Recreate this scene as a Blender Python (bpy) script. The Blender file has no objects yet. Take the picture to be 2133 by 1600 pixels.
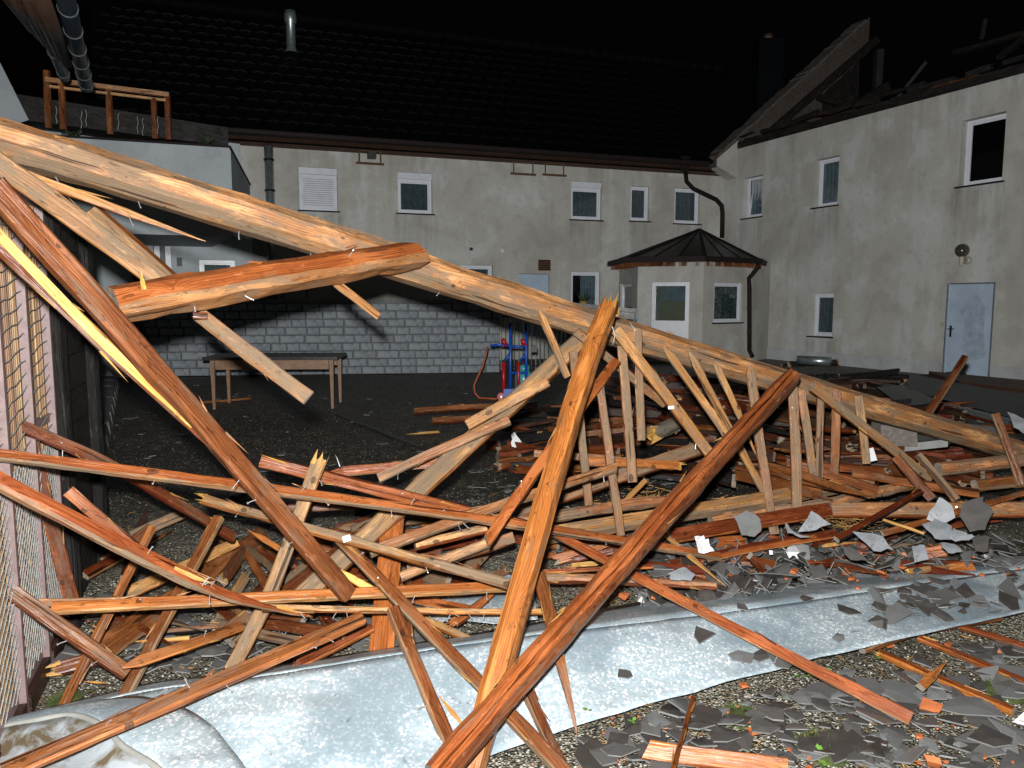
import bpy, math, random
from mathutils import Vector, Matrix, noise as mnoise

# ---------------------------------------------------------------- camera, sky, light, exposure
SC = bpy.context.scene
COL = SC.collection
R = math.radians
EYE = Vector((0, 0, 1.6)); PITCH = R(6.2); FPX = 1600.0      # photograph measured in 2133 x 1600 units
cam_d = bpy.data.cameras.new('camera'); cam_d.sensor_width = 36.0; cam_d.lens = 36.0 * FPX / 2133.0
cam_d.clip_start = 0.05; cam_d.clip_end = 500
cam = bpy.data.objects.new('camera', cam_d); COL.objects.link(cam)
cam.location = EYE; cam.rotation_euler = (R(90) - PITCH, 0, 0)
SC.camera = cam

world = bpy.data.worlds.new('World'); SC.world = world; world.use_nodes = True
wn = world.node_tree.nodes; wl = world.node_tree.links
bg = wn['Background']
sky = wn.new('ShaderNodeTexSky'); sky.sky_type = 'NISHITA'; sky.sun_disc = False
sky.sun_elevation = R(-4.0); sky.sun_rotation = R(150)
wl.new(sky.outputs['Color'], bg.inputs['Color']); bg.inputs['Strength'].default_value = 0.05

# the photographer's flash in the hot shoe, a hand's breadth above the lens: the one light of this night picture
FLASH_QUAD, FLASH_LIN, FLASH_CON = 350.0, 100.0, 8.0
fl_d = bpy.data.lights.new('camera_flash', 'POINT'); fl_d.energy = 1.0; fl_d.shadow_soft_size = 0.03
fl_d.color = (1.0, 0.99, 0.975)
fl = bpy.data.objects.new('camera_flash', fl_d); COL.objects.link(fl); fl.location = (-0.04, -0.02, EYE.z + 0.13)
fl_d.use_nodes = True
fn, fk = fl_d.node_tree.nodes, fl_d.node_tree.links
em = [n for n in fn if n.type == 'EMISSION'][0]
fo1 = fn.new('ShaderNodeLightFalloff'); fo1.inputs['Strength'].default_value = FLASH_LIN
fo2 = fn.new('ShaderNodeLightFalloff'); fo2.inputs['Strength'].default_value = FLASH_CON
fad = fn.new('ShaderNodeMath'); fad.operation = 'ADD'
fo3 = fn.new('ShaderNodeLightFalloff'); fo3.inputs['Strength'].default_value = FLASH_QUAD
fa2 = fn.new('ShaderNodeMath'); fa2.operation = 'ADD'
fk.new(fo1.outputs['Linear'], fad.inputs[0]); fk.new(fo2.outputs['Constant'], fad.inputs[1]); fk.new(fad.outputs[0], fa2.inputs[0]); fk.new(fo3.outputs['Quadratic'], fa2.inputs[1]); fk.new(fa2.outputs[0], em.inputs['Strength'])

SC.render.engine = 'CYCLES'
SC.cycles.use_denoising = True
SC.cycles.max_bounces = 4; SC.cycles.diffuse_bounces = 2; SC.cycles.glossy_bounces = 2; SC.cycles.use_adaptive_sampling = True; SC.cycles.adaptive_threshold = 0.02; SC.cycles.transparent_max_bounces = 12
SC.view_settings.view_transform = 'Standard'; SC.view_settings.look = 'None'
SC.view_settings.exposure = 0.42; SC.view_settings.gamma = 1.0; SC.view_settings.use_curve_mapping = False

rng = random.Random(7)

# ---------------------------------------------------------------- helpers
def ray(x, y):
    u = (x - 1066.5) / FPX; v = (800.0 - y) / FPX
    c, s = math.cos(PITCH), math.sin(PITCH)
    return Vector((u, c + v * s, -s + v * c))
def at(x, y, d):
    """point seen at (x, y): d >= 1.2 is its distance ahead, d < 1.2 its height above the ground"""
    r = ray(x, y)
    if d >= 1.2: return EYE + r * (d / r.y)
    return EYE + r * ((d - EYE.z) / r.z)

def mesh_obj(name, verts, faces, mats, parent=None, mi=None, smooth=False, base=None):
    """verts in world metres; the object's own origin sits at base"""
    o_loc = Vector(base) if base is not None else Vector((0, 0, 0))
    if parent is not None: o_loc = wloc(parent)
    me = bpy.data.meshes.new(name)
    me.from_pydata([tuple(Vector(v) - o_loc) for v in verts], [], faces)
    for m in (mats if isinstance(mats, (list, tuple)) else [mats]): me.materials.append(m)
    if mi: me.polygons.foreach_set('material_index', mi)
    if smooth: me.polygons.foreach_set('use_smooth', [True] * len(me.polygons))
    me.update()
    ms = mats if isinstance(mats, (list, tuple)) else [mats]
    if any(m.name.startswith('wood') for m in ms):
        # grain runs along the longest direction of the piece
        v0 = Vector(verts[0]); far = max(verts, key=lambda q: (Vector(q) - v0).length); ax = (Vector(far) - v0).normalized()
        sd = Vector((0, 0, 1)) if abs(ax.z) < 0.8 else Vector((1, 0, 0)); sy = ax.cross(sd).normalized(); sz = sy.cross(ax)
        set_grain(me, [(ax.dot(Vector(q) - v0), sy.dot(Vector(q) - v0), sz.dot(Vector(q) - v0)) for q in verts])
    o = bpy.data.objects.new(name, me); COL.objects.link(o)
    if parent is not None: o.parent = parent
    else: o.location = o_loc
    return o
def set_grain(me, co):
    at_ = me.attributes.new('grain', 'FLOAT_VECTOR', 'POINT')
    at_.data.foreach_set('vector', [c for q in co for c in q])
def wloc(o):
    v = Vector(o.location)
    while o.parent is not None:
        o = o.parent; v = v + Vector(o.location)
    return v
def tag(o, label=None, cat=None, group=None, kind=None):
    if label: o['label'] = label
    if cat: o['category'] = cat
    if group: o['group'] = group
    if kind: o['kind'] = kind
    return o
def thing(name, label, cat, loc, group=None):
    o = bpy.data.objects.new(name, None); COL.objects.link(o); o.location = loc; o.empty_display_size = 0.1
    return tag(o, label, cat, group)
def link_inst(name, me, mat4, parent=None):
    o = bpy.data.objects.new(name, me); COL.objects.link(o)
    if parent is not None:
        o.parent = parent; o.matrix_local = Matrix.Translation(-wloc(parent)) @ mat4
    else: o.matrix_local = mat4
    return o

class MB:
    def __init__(s): s.v = []; s.f = []; s.m = []
    def add(s, v, f, m=0):
        b = len(s.v); s.v += [Vector(p) for p in v]; s.f += [tuple(b + i for i in q) for q in f]; s.m += [m] * len(f)
    def hexa(s, p, m=0):            # p: 4 bottom then 4 top corners
        s.add(p, [(3, 2, 1, 0), (4, 5, 6, 7), (0, 1, 5, 4), (1, 2, 6, 5), (2, 3, 7, 6), (3, 0, 4, 7)], m)
    def box(s, lo, hi, m=0):
        x0, y0, z0 = lo; x1, y1, z1 = hi
        s.hexa([(x0, y0, z0), (x1, y0, z0), (x1, y1, z0), (x0, y1, z0), (x0, y0, z1), (x1, y0, z1), (x1, y1, z1), (x0, y1, z1)], m)
    def bar(s, a, b, w, t=None, up=(0, 0, 1), m=0):
        a, b = Vector(a), Vector(b); d = (b - a).normalized(); up = Vector(up)
        if abs(d.dot(up)) > 0.98: up = Vector((0, 1, 0))
        sx = d.cross(up).normalized(); sz = sx.cross(d); t = t or w
        q = [(-1, -1), (1, -1), (1, 1), (-1, 1)]
        s.hexa([a + sx * (i * w / 2) + sz * (j * t / 2) for i, j in q] + [b + sx * (i * w / 2) + sz * (j * t / 2) for i, j in q], m)
    def tube(s, pts, r, n=8, m=0, caps=True):
        pts = [Vector(p) for p in pts]; rs = r if isinstance(r, (list, tuple)) else [r] * len(pts)
        b = len(s.v); up = None
        for i, p in enumerate(pts):
            d = (pts[min(i + 1, len(pts) - 1)] - pts[max(i - 1, 0)]).normalized()
            if up is None:
                up = Vector((0, 0, 1)) if abs(d.z) < 0.9 else Vector((1, 0, 0))
            sx = d.cross(up).normalized(); up = sx.cross(d)
            for k in range(n):
                a = 2 * math.pi * k / n
                s.v.append(p + (sx * math.cos(a) + up * math.sin(a)) * rs[i])
        for i in range(len(pts) - 1):
            for k in range(n):
                s.f.append((b + i * n + k, b + i * n + (k + 1) % n, b + (i + 1) * n + (k + 1) % n, b + (i + 1) * n + k)); s.m.append(m)
        if caps:
            s.f.append(tuple(b + k for k in range(n))[::-1]); s.m.append(m)
            s.f.append(tuple(b + (len(pts) - 1) * n + k for k in range(n))); s.m.append(m)
    def lathe(s, c, prof, n=16, m=0):
        b = len(s.v); c = Vector(c)
        for r, z in prof:
            for k in range(n):
                a = 2 * math.pi * k / n; s.v.append(c + Vector((r * math.cos(a), r * math.sin(a), z)))
        for i in range(len(prof) - 1):
            for k in range(n):
                s.f.append((b + i * n + k, b + i * n + (k + 1) % n, b + (i + 1) * n + (k + 1) % n, b + (i + 1) * n + k)); s.m.append(m)
    def obj(s, name, mats, parent=None, smooth=False, base=None):
        return mesh_obj(name, s.v, s.f, mats, parent, s.m, smooth, base)

# ---------------------------------------------------------------- materials
class NT:
    def __init__(s, name):
        s.mat = bpy.data.materials.new(name); s.mat.use_nodes = True
        s.n = s.mat.node_tree.nodes; s.l = s.mat.node_tree.links
        s.b = s.n['Principled BSDF']
    def new(s, t, **kw):
        n = s.n.new(t)
        for k, v in kw.items(): setattr(n, k, v)
        return n
    def val(s, sock, v):
        if hasattr(v, 'is_linked') or hasattr(v, 'links'): s.l.new(v, sock)
        else: sock.default_value = v
    def math(s, op, a, b=0.0, c=0.0):
        n = s.new('ShaderNodeMath', operation=op)
        s.val(n.inputs[0], a); s.val(n.inputs[1], b); s.val(n.inputs[2], c); return n.outputs[0]
    def mapv(s, vec, scale=(1, 1, 1), loc=(0, 0, 0), rot=(0, 0, 0)):
        n = s.new('ShaderNodeMapping'); s.l.new(vec, n.inputs['Vector'])
        s.val(n.inputs['Scale'], scale); s.val(n.inputs['Location'], loc); s.val(n.inputs['Rotation'], rot); return n.outputs[0]
    def noise(s, vec, scale, detail=4, rough=0.55, dist=0.0):
        n = s.new('ShaderNodeTexNoise'); s.l.new(vec, n.inputs['Vector'])
        n.inputs['Scale'].default_value = scale; n.inputs['Detail'].default_value = detail
        n.inputs['Roughness'].default_value = rough; n.inputs['Distortion'].default_value = dist; return n
    def ramp(s, fac, stops):
        n = s.new('ShaderNodeValToRGB'); s.val(n.inputs[0], fac)
        e = n.color_ramp.elements
        while len(e) < len(stops): e.new(0.5)
        for i, (p, c) in enumerate(stops):
            e[i].position = p; e[i].color = (c, c, c, 1) if isinstance(c, (int, float)) else (*c[:3], 1)
        return n.outputs[0]
    def mix(s, fac, a, b, mode='MIX'):
        n = s.new('ShaderNodeMix', data_type='RGBA', blend_type=mode)
        s.val(n.inputs[0], fac)
        for k, v in ((6, a), (7, b)):
            s.val(n.inputs[k], (*v, 1) if isinstance(v, tuple) and len(v) == 3 else v)
        return n.outputs[2]
    def bump(s, h, strength, dist=0.01, normal=None):
        n = s.new('ShaderNodeBump'); n.inputs['Strength'].default_value = strength; n.inputs['Distance'].default_value = dist
        s.l.new(h, n.inputs['Height'])
        if normal is not None: s.l.new(normal, n.inputs['Normal'])
        s.l.new(n.outputs[0], s.b.inputs['Normal']); return n.outputs[0]
    def set(s, **kw):
        for k, v in kw.items():
            sock = s.b.inputs[{'col': 'Base Color', 'rough': 'Roughness', 'metal': 'Metallic', 'spec': 'Specular IOR Level',
                               'coat': 'Coat Weight', 'coatr': 'Coat Roughness'}[k]]
            if isinstance(v, tuple) and len(v) == 3: v = (*v, 1)
            s.val(sock, v)
        return s.mat
    def coord(s, out='Object'): return s.new('ShaderNodeTexCoord').outputs[out]

def wood(name, dark, light, weather, wamt, rough=0.42, ring=190.0, knotc=(0.035, 0.014, 0.006), patch=0.5):
    t = NT(name)
    oi = t.new('ShaderNodeObjectInfo').outputs['Random']
    cx = t.new('ShaderNodeCombineXYZ')
    t.val(cx.inputs[0], t.math('MULTIPLY', oi, 41.0)); t.val(cx.inputs[1], t.math('MULTIPLY', oi, 0.9)); t.val(cx.inputs[2], t.math('MULTIPLY', oi, 0.31))
    ga = t.new('ShaderNodeAttribute', attribute_name='grain')
    add = t.new('ShaderNodeVectorMath', operation='ADD'); t.l.new(ga.outputs['Vector'], add.inputs[0]); t.l.new(cx.outputs[0], add.inputs[1])
    P = add.outputs[0]
    # knots: one every 0.3 m or so, each a short branch going through the piece
    ps = t.new('ShaderNodeSeparateXYZ'); t.l.new(P, ps.inputs[0]); gs = t.new('ShaderNodeSeparateXYZ'); t.l.new(ga.outputs['Vector'], gs.inputs[0])
    vo = t.new('ShaderNodeTexVoronoi', voronoi_dimensions='1D'); t.l.new(ps.outputs[0], vo.inputs['W']); vo.inputs['Scale'].default_value = 2.4
    kc = t.new('ShaderNodeSeparateColor'); t.l.new(vo.outputs['Color'], kc.inputs[0])
    dx = t.math('MULTIPLY', t.math('SUBTRACT', ps.outputs[0], vo.outputs['W']), 0.62)
    dy = t.math('SUBTRACT', gs.outputs[1], t.math('MULTIPLY_ADD', kc.outputs[0], 0.11, -0.035))
    kd = t.math('SQRT', t.math('ADD', t.math('MULTIPLY', dx, dx), t.math('MULTIPLY', dy, dy)))
    near = t.math('POWER', 2.718, t.math('MULTIPLY', kd, -34.0))
    kr = t.math('DIVIDE', kd, t.math('MULTIPLY_ADD', t.math('POWER', kc.outputs[1], 1.6), 0.012, 0.0025))
    knot = t.ramp(kr, [(0.0, 0.85), (0.55, 0.6), (0.8, 0.95), (1.0, 0.0)])
    low = t.noise(t.mapv(P, (0.8, 4.0, 4.0)), 1.0, 1).outputs['Color']
    wv = t.new('ShaderNodeVectorMath', operation='MULTIPLY_ADD'); t.l.new(low, wv.inputs[0]); wv.inputs[1].default_value = (0, 0.05, 0.05); t.l.new(P, wv.inputs[2])
    sx = t.new('ShaderNodeSeparateXYZ'); t.l.new(wv.outputs[0], sx.inputs[0])
    yy = sx.outputs[1]; zz = t.math('MULTIPLY', sx.outputs[2], 1.35)
    rad = t.math('SQRT', t.math('ADD', t.math('MULTIPLY', yy, yy), t.math('MULTIPLY', zz, zz)))
    wob = t.noise(t.mapv(P, (1.6, 26, 26), (2, 5, 8)), 1.0, 3, 0.6).outputs['Fac']
    ph = t.math('ADD', t.math('MULTIPLY_ADD', rad, ring * 3.4, t.math('MULTIPLY', wob, 15.0)), t.math('MULTIPLY', near, 30.0))
    rings = t.math('POWER', t.math('MULTIPLY_ADD', t.math('SINE', ph), 0.5, 0.5), 2.6)
    fib = t.noise(t.mapv(P, (2.6, 120.0, 120.0)), 1.0, 3, 0.6).outputs['Fac']
    fac = t.math('ADD', t.math('MULTIPLY', rings, 0.27), t.math('MULTIPLY', fib, 0.86))
    base = t.mix(t.ramp(fac, [(0.25, 0.0), (0.86, 1.0)]), light, dark)
    # broad wet and dry patches along the piece
    dr = t.noise(t.mapv(P, (3.2, 15, 15)), 1.0, 4, 0.6).outputs['Fac']
    base = t.mix(t.ramp(dr, [(0.47, 0.0), (0.56, patch * 1.1)]), base, t.mix(0.75, base, dark))
    base = t.mix(t.ramp(dr, [(0.38, patch), (0.44, 0.0)]), base, tuple(min(1, c * 1.25 + 0.02) for c in light))
    hv = t.new('ShaderNodeHueSaturation'); t.l.new(base, hv.inputs['Color'])
    t.val(hv.inputs['Value'], t.math('MULTIPLY_ADD', oi, 0.5, 0.74)); t.val(hv.inputs['Hue'], t.math('MULTIPLY_ADD', oi, 0.018, 0.491))
    base = hv.outputs['Color']
    wn_ = t.noise(t.mapv(P, (4.0, 17, 17), (7, 3, 1)), 1.0, 5, 0.66).outputs['Fac']
    th = 0.66 - wamt * 0.42
    wm = t.ramp(wn_, [(max(0.0, th - 0.05), 0.0), (th + 0.07, min(0.92, 0.45 + wamt))])
    base = t.mix(wm, base, t.mix(fib, tuple(c * 1.25 for c in weather), tuple(c * 0.6 for c in weather)))
    sc = t.noise(t.mapv(P, (14, 48, 48)), 1.0, 3, 0.7).outputs['Fac']
    base = t.mix(t.ramp(sc, [(0.62, 0.0), (0.70, 0.42)]), base, tuple(min(1, c * 1.35 + 0.08) for c in light))
    base = t.mix(t.ramp(sc, [(0.33, 0.6), (0.39, 0.0)]), base, tuple(c * 0.35 for c in dark))
    base = t.mix(knot, base, knotc)
    crack = t.noise(t.mapv(P, (1.1, 36.0, 36.0), (3, 9, 2)), 1.0, 2, 0.5).outputs['Fac']
    cm = t.ramp(crack, [(0.315, 1.0), (0.345, 0.0)])
    base = t.mix(t.math('MULTIPLY', cm, 0.85), base, tuple(c * 0.2 for c in dark))
    t.set(col=base, rough=t.math('MULTIPLY_ADD', wm, 0.25, t.math('MULTIPLY_ADD', fib, 0.25, rough - 0.12)), spec=0.45)
    t.bump(t.math('SUBTRACT', fib, cm), 0.8, 0.005)
    return t.mat

W = {}
W['orange'] = wood('wood_orange_wet', (0.20, 0.046, 0.011), (0.52, 0.168, 0.042), (0.19, 0.105, 0.055), 0.12, 0.36)
W['pale'] = wood('wood_pale_pine', (0.25, 0.098, 0.03), (0.56, 0.285, 0.11), (0.24, 0.17, 0.11), 0.28, 0.45)
W['grey'] = wood('wood_grey_weathered', (0.165, 0.07, 0.028), (0.42, 0.22, 0.095), (0.225, 0.16, 0.10), 0.46, 0.6)
W['brown'] = wood('wood_brown_wet', (0.09, 0.025, 0.008), (0.28, 0.094, 0.028), (0.16, 0.10, 0.06), 0.20, 0.34)
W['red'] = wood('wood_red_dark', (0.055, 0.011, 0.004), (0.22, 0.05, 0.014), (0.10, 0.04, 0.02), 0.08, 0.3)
W['yellow'] = wood('wood_fresh_split', (0.42, 0.19, 0.035), (0.66, 0.42, 0.13), (0.42, 0.26, 0.10), 0.05, 0.6, ring=260, knotc=(0.4, 0.18, 0.04))
W['rafter'] = wood('wood_old_rafter', (0.27, 0.10, 0.033), (0.68, 0.335, 0.135), (0.23, 0.162, 0.105), 0.38, 0.5, patch=0.7)
W['black'] = wood('wood_near_black', (0.0025, 0.002, 0.0015), (0.009, 0.006, 0.005), (0.010, 0.009, 0.008), 0.3, 0.6)  # near-black wood for the darkest rafters, boards and planks
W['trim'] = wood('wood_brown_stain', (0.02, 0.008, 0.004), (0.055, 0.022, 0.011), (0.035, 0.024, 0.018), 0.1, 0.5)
W['end'] = wood('wood_end_grain', (0.15, 0.11, 0.07), (0.36, 0.27, 0.18), (0.24, 0.22, 0.19), 0.4, 0.7)

def simple(name, col, rough=0.5, metal=0.0, spec=0.5, var=0.15, scale=6.0, bump=0.0, bscale=60.0):
    t = NT(name); P = t.coord()
    n = t.noise(P, scale, 5, 0.6).outputs['Fac']
    c = t.mix(t.ramp(n, [(0.3, 0.0), (0.7, 1.0)]), tuple(x * (1 - var) for x in col), tuple(min(1, x * (1 + var)) for x in col))
    t.set(col=c, rough=t.math('MULTIPLY_ADD', n, 0.2, rough - 0.1), metal=metal, spec=spec)
    if bump: t.bump(t.noise(P, bscale, 4).outputs['Fac'], bump, 0.01)
    return t.mat

M = {}
def plaster(name, base, stain, pale, streak=1.0):
    t = NT(name); P = t.coord()
    big = t.noise(P, 0.42, 4, 0.6, 0.2).outputs['Fac']
    st = t.noise(t.mapv(P, (1.3, 1.3, 0.13)), 1.0, 4, 0.6).outputs['Fac']
    med = t.noise(t.mapv(P, (1.0, 1.0, 0.8)), 1.25, 5, 0.6, 0.3).outputs['Fac']
    c = t.mix(t.ramp(big, [(0.36, 0.0), (0.64, 0.8)]), base, stain)
    c = t.mix(t.math('MULTIPLY', t.ramp(st, [(0.52, 0.0), (0.68, 0.6)]), streak), c, pale)
    c = t.mix(t.math('MULTIPLY', t.ramp(st, [(0.28, 0.35), (0.42, 0.0)]), streak), c, tuple(x * 0.75 for x in stain))
    c = t.mix(t.ramp(med, [(0.36, 0.5), (0.48, 0.0)]), c, tuple(x * 0.80 for x in stain))
    c = t.mix(t.ramp(med, [(0.54, 0.0), (0.65, 0.7)]), c, pale)
    sa = t.new('ShaderNodeAttribute', attribute_name='stain').outputs['Fac']
    sn = t.noise(t.mapv(P, (9, 9, 0.7)), 1.0, 4, 0.65).outputs['Fac']
    c = t.mix(t.math('MULTIPLY', sa, t.ramp(sn, [(0.38, 0.0), (0.62, 0.8)])), c, tuple(x * 0.55 for x in stain))
    fine = t.noise(P, 7.0, 6, 0.7).outputs['Fac']
    c = t.mix(t.ramp(fine, [(0.36, 0.28), (0.46, 0.0)]), c, tuple(x * 0.7 for x in stain))
    t.set(col=c, rough=0.85, spec=0.2)
    t.bump(t.math('ADD', t.noise(P, 60, 2).outputs['Fac'], t.math('MULTIPLY', med, 2.0)), 0.22, 0.012)
    return t.mat
M['plaster_back'] = plaster('plaster_stained_beige', (0.44, 0.44, 0.41), (0.355, 0.343, 0.303), (0.51, 0.53, 0.53))
M['plaster_right'] = plaster('plaster_stained_grey', (0.45, 0.45, 0.42), (0.365, 0.355, 0.315), (0.52, 0.54, 0.545))
M['plaster_white'] = plaster('plaster_white_annex', (0.40, 0.445, 0.47), (0.365, 0.405, 0.43), (0.44, 0.485, 0.51), 0.2)
M['plinth'] = plaster('plinth_paint', (0.40, 0.415, 0.43), (0.33, 0.335, 0.34), (0.46, 0.48, 0.50), 0.5)
M['frame'] = simple('window_frame_white', (0.62, 0.65, 0.70), 0.35, var=0.05)
M['shutter'] = simple('shutter_white', (0.58, 0.61, 0.67), 0.3, var=0.06)
M['curtain'] = simple('net_curtain', (0.16, 0.175, 0.185), 0.9, var=0.4, scale=14)
M['blind'] = simple('pale_blind', (0.27, 0.30, 0.32), 0.8, var=0.25, scale=5)
M['door_blue'] = simple('door_paint_pale_blue', (0.36, 0.45, 0.56), 0.45, var=0.10, scale=3.2)
M['lead'] = simple('gutter_dark_brown', (0.014, 0.010, 0.009), 0.65, spec=0.15)
M['soffit'] = simple('soffit_brown_board', (0.05, 0.026, 0.016), 0.6, var=0.3)
M['zinc_pipe'] = simple('zinc_pipe', (0.32, 0.37, 0.38), 0.35, metal=0.75, var=0.25, scale=20)
M['rust'] = simple('rusty_bracket', (0.09, 0.04, 0.018), 0.8, var=0.4, scale=30)
M['iron'] = simple('black_iron', (0.015, 0.015, 0.016), 0.4)
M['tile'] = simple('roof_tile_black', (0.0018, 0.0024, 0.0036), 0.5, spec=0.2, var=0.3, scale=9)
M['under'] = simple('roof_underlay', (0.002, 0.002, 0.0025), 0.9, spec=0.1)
M['slate'] = None
M['mauve'] = simple('mauve_gate_paint', (0.235, 0.165, 0.16), 0.45, var=0.18, scale=22, bump=0.1)
M['wire'] = simple('galvanised_wire', (0.36, 0.37, 0.35), 0.45, metal=0.0, var=0.4, scale=50)
M['nail'] = simple('zinc_nail', (0.62, 0.63, 0.64), 0.3, metal=0.5, var=0.1)
M['pebble'] = simple('pale_pebble', (0.42, 0.42, 0.38), 0.7, var=0.3, scale=40)
M['blue'] = simple('blue_enamel', (0.008, 0.075, 0.42), 0.35, var=0.1)
M['redp'] = simple('red_enamel', (0.42, 0.012, 0.02), 0.35, var=0.1)
M['teal'] = simple('gas_bottle_teal', (0.06, 0.36, 0.40), 0.3, var=0.1)
M['hose'] = simple('orange_hose', (0.36, 0.075, 0.025), 0.45)
M['tableleg'] = simple('table_wood', (0.25, 0.145, 0.085), 0.55, var=0.25, scale=12)
M['tabletop'] = simple('table_top_dark', (0.022, 0.019, 0.018), 0.4, var=0.3)
M['terracotta'] = simple('terracotta_chip', (0.50, 0.145, 0.045), 0.7, var=0.25, scale=25, bump=0.2)
M['moss'] = simple('moss_green', (0.055, 0.075, 0.016), 0.9, var=0.5, scale=40)
M['leaf'] = simple('fresh_leaf', (0.16, 0.36, 0.05), 0.5, var=0.2)
M['stonegrey'] = simple('kerb_stone', (0.16, 0.165, 0.155), 0.8, var=0.3, scale=9, bump=0.4)
M['darkmetal'] = simple('dark_blue_sheet', (0.013, 0.018, 0.025), 0.4, metal=0.3, var=0.25)
M['insul'] = simple('grey_insulation', (0.17, 0.145, 0.13), 0.95, var=0.35, scale=35, bump=0.8, bscale=45)
M['panelgrey'] = simple('pale_grey_panel', (0.24, 0.25, 0.235), 0.6, var=0.2)
M['lampglass'] = simple('smoky_globe', (0.05, 0.045, 0.035), 0.12, spec=0.7)
M['lampbase'] = simple('cream_lamp_base', (0.36, 0.33, 0.28), 0.4)
M['black'] = simple('black_plastic', (0.012, 0.012, 0.012), 0.5)
M['pot'] = simple('yellow_pot', (0.35, 0.22, 0.04), 0.5)
M['plant'] = simple('house_plant', (0.035, 0.055, 0.022), 0.6, var=0.4)
M['grate'] = simple('white_grate', (0.46, 0.48, 0.50), 0.5)
M['paper'] = simple('white_paper_tag', (0.8, 0.82, 0.84), 0.6, var=0.05)

def slate_mat():
    t = NT('wet_roof_slate'); P = t.coord()
    oi = t.new('ShaderNodeObjectInfo').outputs['Random']
    ge = t.new('ShaderNodeNewGeometry').outputs['Random Per Island']
    r = t.math('FRACT', t.math('ADD', t.math('MULTIPLY', oi, 7.31), ge))
    n = t.noise(P, 14, 5, 0.6).outputs['Fac']
    c = t.mix(t.math('POWER', r, 2.2), (0.050, 0.044, 0.040), (0.21, 0.22, 0.222))
    c = t.mix(t.ramp(n, [(0.45, 0.0), (0.7, 0.5)]), c, (0.10, 0.085, 0.075))
    c = t.mix(t.ramp(t.noise(P, 5, 3).outputs['Fac'], [(0.62, 0.0), (0.72, 0.8)]), c, (0.045, 0.035, 0.015))
    t.set(col=c, rough=t.math('MULTIPLY_ADD', n, 0.40, 0.10), spec=0.6)
    t.bump(t.noise(P, 60, 4).outputs['Fac'], 0.15, 0.004)
    return t.mat
M['slate'] = slate_mat()
M['slate_edge'] = simple('broken_slate_edge', (0.17, 0.172, 0.165), 0.6, var=0.25, scale=30)

def pale_slate():
    t = NT('pale_slate_back'); P = t.coord()
    n = t.noise(P, 9, 5, 0.6).outputs['Fac']
    c = t.mix(t.ramp(n, [(0.35, 0.0), (0.65, 1.0)]), (0.11, 0.12, 0.13), (0.24, 0.255, 0.275))
    c = t.mix(t.ramp(t.noise(P, 22, 4, 0.7).outputs['Fac'], [(0.58, 0.0), (0.66, 0.7)]), c, (0.09, 0.085, 0.08))
    t.set(col=c, rough=0.5, spec=0.5); t.bump(t.noise(P, 70, 4).outputs['Fac'], 0.2, 0.004)
    return t.mat
M['pale_slate'] = pale_slate()

def zinc():
    t = NT('galvanised_spangle'); P = t.coord()
    dn = t.noise(P, 55, 3, 0.6, 0.5)
    wv = t.new('ShaderNodeVectorMath', operation='MULTIPLY_ADD'); t.l.new(dn.outputs['Color'], wv.inputs[0]); wv.inputs[1].default_value = (0.014, 0.014, 0.014); t.l.new(P, wv.inputs[2])
    v = t.new('ShaderNodeTexVoronoi'); t.l.new(wv.outputs[0], v.inputs['Vector']); v.inputs['Scale'].default_value = 105
    sp = t.new('ShaderNodeSeparateColor'); t.l.new(v.outputs['Color'], sp.inputs[0])
    f = sp.outputs[0]
    c = t.mix(f, (0.41, 0.515, 0.57), (0.60, 0.71, 0.755))
    c = t.mix(t.ramp(t.math('ADD', sp.outputs[2], t.math('MULTIPLY', t.noise(P, 9, 3).outputs['Fac'], 0.35)), [(0.98, 0.0), (1.02, 1.0)]), c, (0.95, 0.97, 0.98))
    big = t.noise(P, 2.2, 4, 0.6).outputs['Fac']
    c = t.mix(t.ramp(big, [(0.40, 0.75), (0.56, 0.0)]), c, (0.24, 0.32, 0.37))
    dirt = t.noise(P, 13, 6, 0.7).outputs['Fac']
    c = t.mix(t.ramp(dirt, [(0.64, 0.0), (0.70, 0.75)]), c, (0.12, 0.11, 0.09))
    smear = t.noise(t.mapv(P, (1.4, 5.0, 5.0)), 1.0, 5, 0.65).outputs['Fac']
    c = t.mix(t.ramp(smear, [(0.54, 0.0), (0.66, 0.5)]), c, (0.27, 0.31, 0.33))
    t.set(col=c, rough=t.math('MULTIPLY_ADD', sp.outputs[1], 0.18, 0.36), metal=0.12, spec=0.5)
    t.bump(t.math('ADD', f, t.math('MULTIPLY', t.noise(P, 5, 3).outputs['Fac'], 3.0)), 0.12, 0.01)
    return t.mat
M['zinc'] = zinc()

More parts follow.
